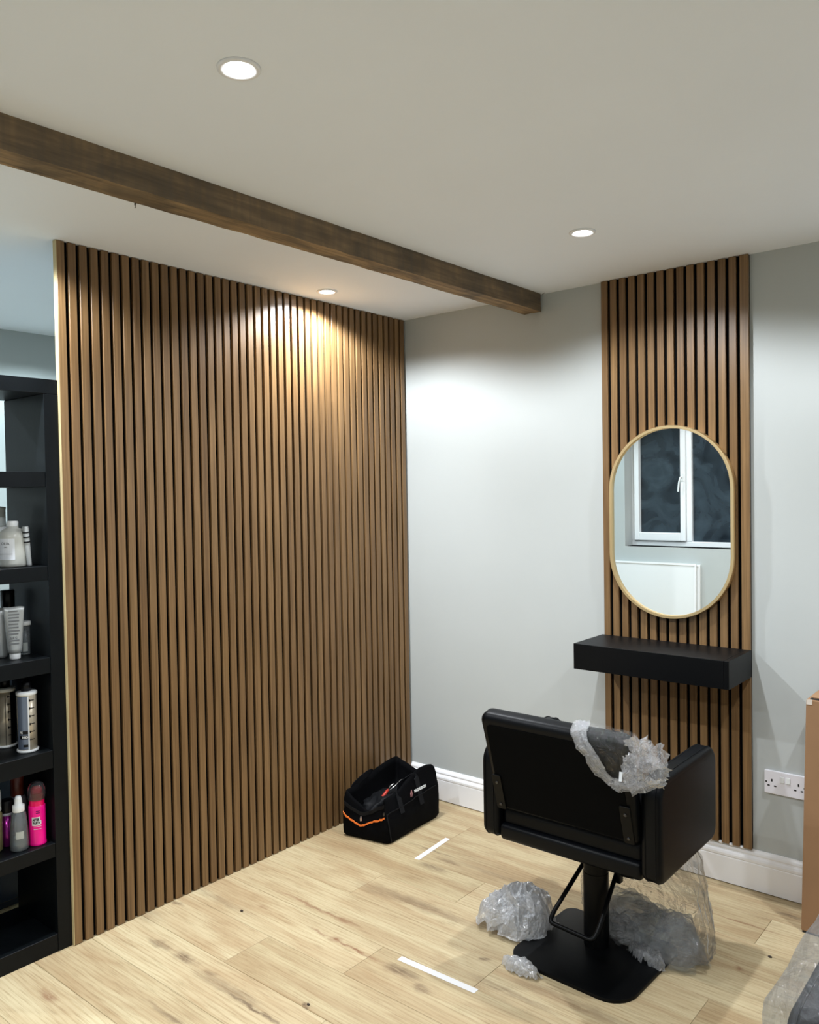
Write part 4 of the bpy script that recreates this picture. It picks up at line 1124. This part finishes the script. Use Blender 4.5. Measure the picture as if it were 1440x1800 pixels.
text_round('lettering', 'PARTY', .0115, M['black'], t, .0765, .0268, -.10, fit=.023, bold=.0004)
for z in (.064, .055): obj('print_line', arc_patch(.0263, -.45, .45, z, z+.0013, 8), M['label'], t)
for z in (.108, .114): obj('print_line', arc_patch(.0263, -.15, .30, z, z+.003, 6), M['violet'], t)
t = thing('spray_bottle', -.062, -1.949, .367, 'clear spray bottle with a white nozzle and a little liquid in it', 'bottle', rz=VA)
obj('body', lathe([(0, 0), (.026, 0), (.0285, .004), (.0285, .020), (.026, .085), (.022, .118), (.016, .128), (0, .128)], 40), M['clearb'], t, smooth=True)
obj('liquid', lathe([(0, .003), (.0265, .004), (.0272, .020), (.0262, .046), (0, .046)], 36), clear_plastic('pale_liquid', (.75, .84, .86), .15), t, smooth=True)
obj('label_paper', arc_patch(.0272, -.35, .55, .042, .066, 8), M['greycap'], t)
bm = lathe([(0, .126), (.018, .126), (.0185, .128), (.0185, .146), (.012, .149), (.011, .166), (.008, .176), (0, .177)], 32)
obj('nozzle', bm, M['white'], t, smooth=True)
t = thing('violet_bottle', -.125, -1.958, .367, 'small shiny violet bottle with a black cap left of the spray bottle', 'bottle', rz=VA)
obj('body', lathe([(0, 0), (.020, 0), (.0215, .003), (.0215, .104), (0, .104)], 32), M['violet'], t, smooth=True)
obj('collar', lathe([(.0215, .104), (.0222, .105), (.0200, .112), (0, .113)], 32), M['greyb'], t, smooth=True)
obj('cap', lathe([(0, .113), (.0205, .113), (.021, .116), (.0205, .150), (.019, .152), (0, .152)], 32), M['black'], t, smooth=True)
t = thing('grey_bottle', -.165, -1.905, .367, 'grey bottle with a red-brown cap behind the spray and pink bottles', 'bottle', rz=VA)
obj('body', lathe([(0, 0), (.026, 0), (.028, .004), (.028, .130), (.022, .142), (0, .143)], 32), M['greyb'], t, smooth=True)
obj('cap', lathe([(0, .143), (.021, .143), (.0215, .146), (.0215, .208), (.020, .210), (0, .210)], 32), M['brown'], t, smooth=True)
t = thing('olive_bottle', -.115, -2.005, .367, 'olive glass bottle with a grey cap at the very left edge of the sixth shelf', 'bottle', rz=VA)
obj('body', lathe([(0, 0), (.023, 0), (.025, .004), (.025, .120), (.02, .13), (0, .13)], 32), M['olive'], t, smooth=True)
obj('cap', lathe([(0, .13), (.022, .13), (.0225, .133), (.0225, .195), (.021, .197), (0, .197)], 32), M['greycap'], t, smooth=True)

# ---------------------------------------------------------------- side room seen through the shelving
ct = empty('counter_unit', (-.72, -2.2, 0), label='dark navy counter with a pale top behind the shelving unit', cat='counter')
obj('cabinet', box(-.27, .27, -.6, .55, .0, .985, .002), M['navy'], ct)
obj('worktop', box(-.28, .28, -.61, .56, .986, 1.02, .003), M['counter'], ct)
for k in range(2): obj('door', box(.2702, .286, -.595+.575*k, -.025+.575*k, .03, .97, .002), M['navy'], ct)
pb = empty('poster_board', (-.60, -1.90, 1.0205), label='white framed board with a blue mark standing on the counter in the side room', cat='board')
obj('panel', box(-.006, 0, -.24, .12, 0, .22, .001), M['counter'], pb)
obj('edge_strip', box(-.008, .003, .12, .128, 0, .22), M['white'], pb)
bm = bm_new(); add_lathe(bm, [(0, 0), (.035, 0), (.035, .001), (0, .001)], 24)
for v in bm.verts: v.co = Vector((v.co.z+.0005, v.co.x, v.co.y+.06))
obj('blue_mark', bm, M['bluepl'], pb)
for z in (.10, .118): obj('print_line', box(.0003, .0012, -.2, .09, z, z+.004), M['print'], pb)

# ---------------------------------------------------------------- white boards leaning under the window (seen in the mirror)
def leaning(x0, x1, h, y, deg, label):
    t = empty('leaning_board', (x0, y, .001), label=label, cat='board'); t.rotation_euler = (R(deg), 0, 0)
    W_ = x1-x0
    obj('panel', box(0, W_, -.018, 0, 0, h, .002), M['board'], t)
    for (a, b_, c_, d_) in ((.0, W_, h-.016, h), (0, .014, 0, h-.0165), (W_-.014, W_, 0, h-.0165)):
        obj('edge_strip', box(a, b_, .0, .006, c_, d_, .001), M['gloss'], t)
leaning(-.95, .01, .85, FRONT+.075, 1.5, 'front white board of two leaning under the window')
leaning(-1.15, .035, .842, FRONT+.045, 1.5, 'rear white board of two leaning under the window, poking out to the right')
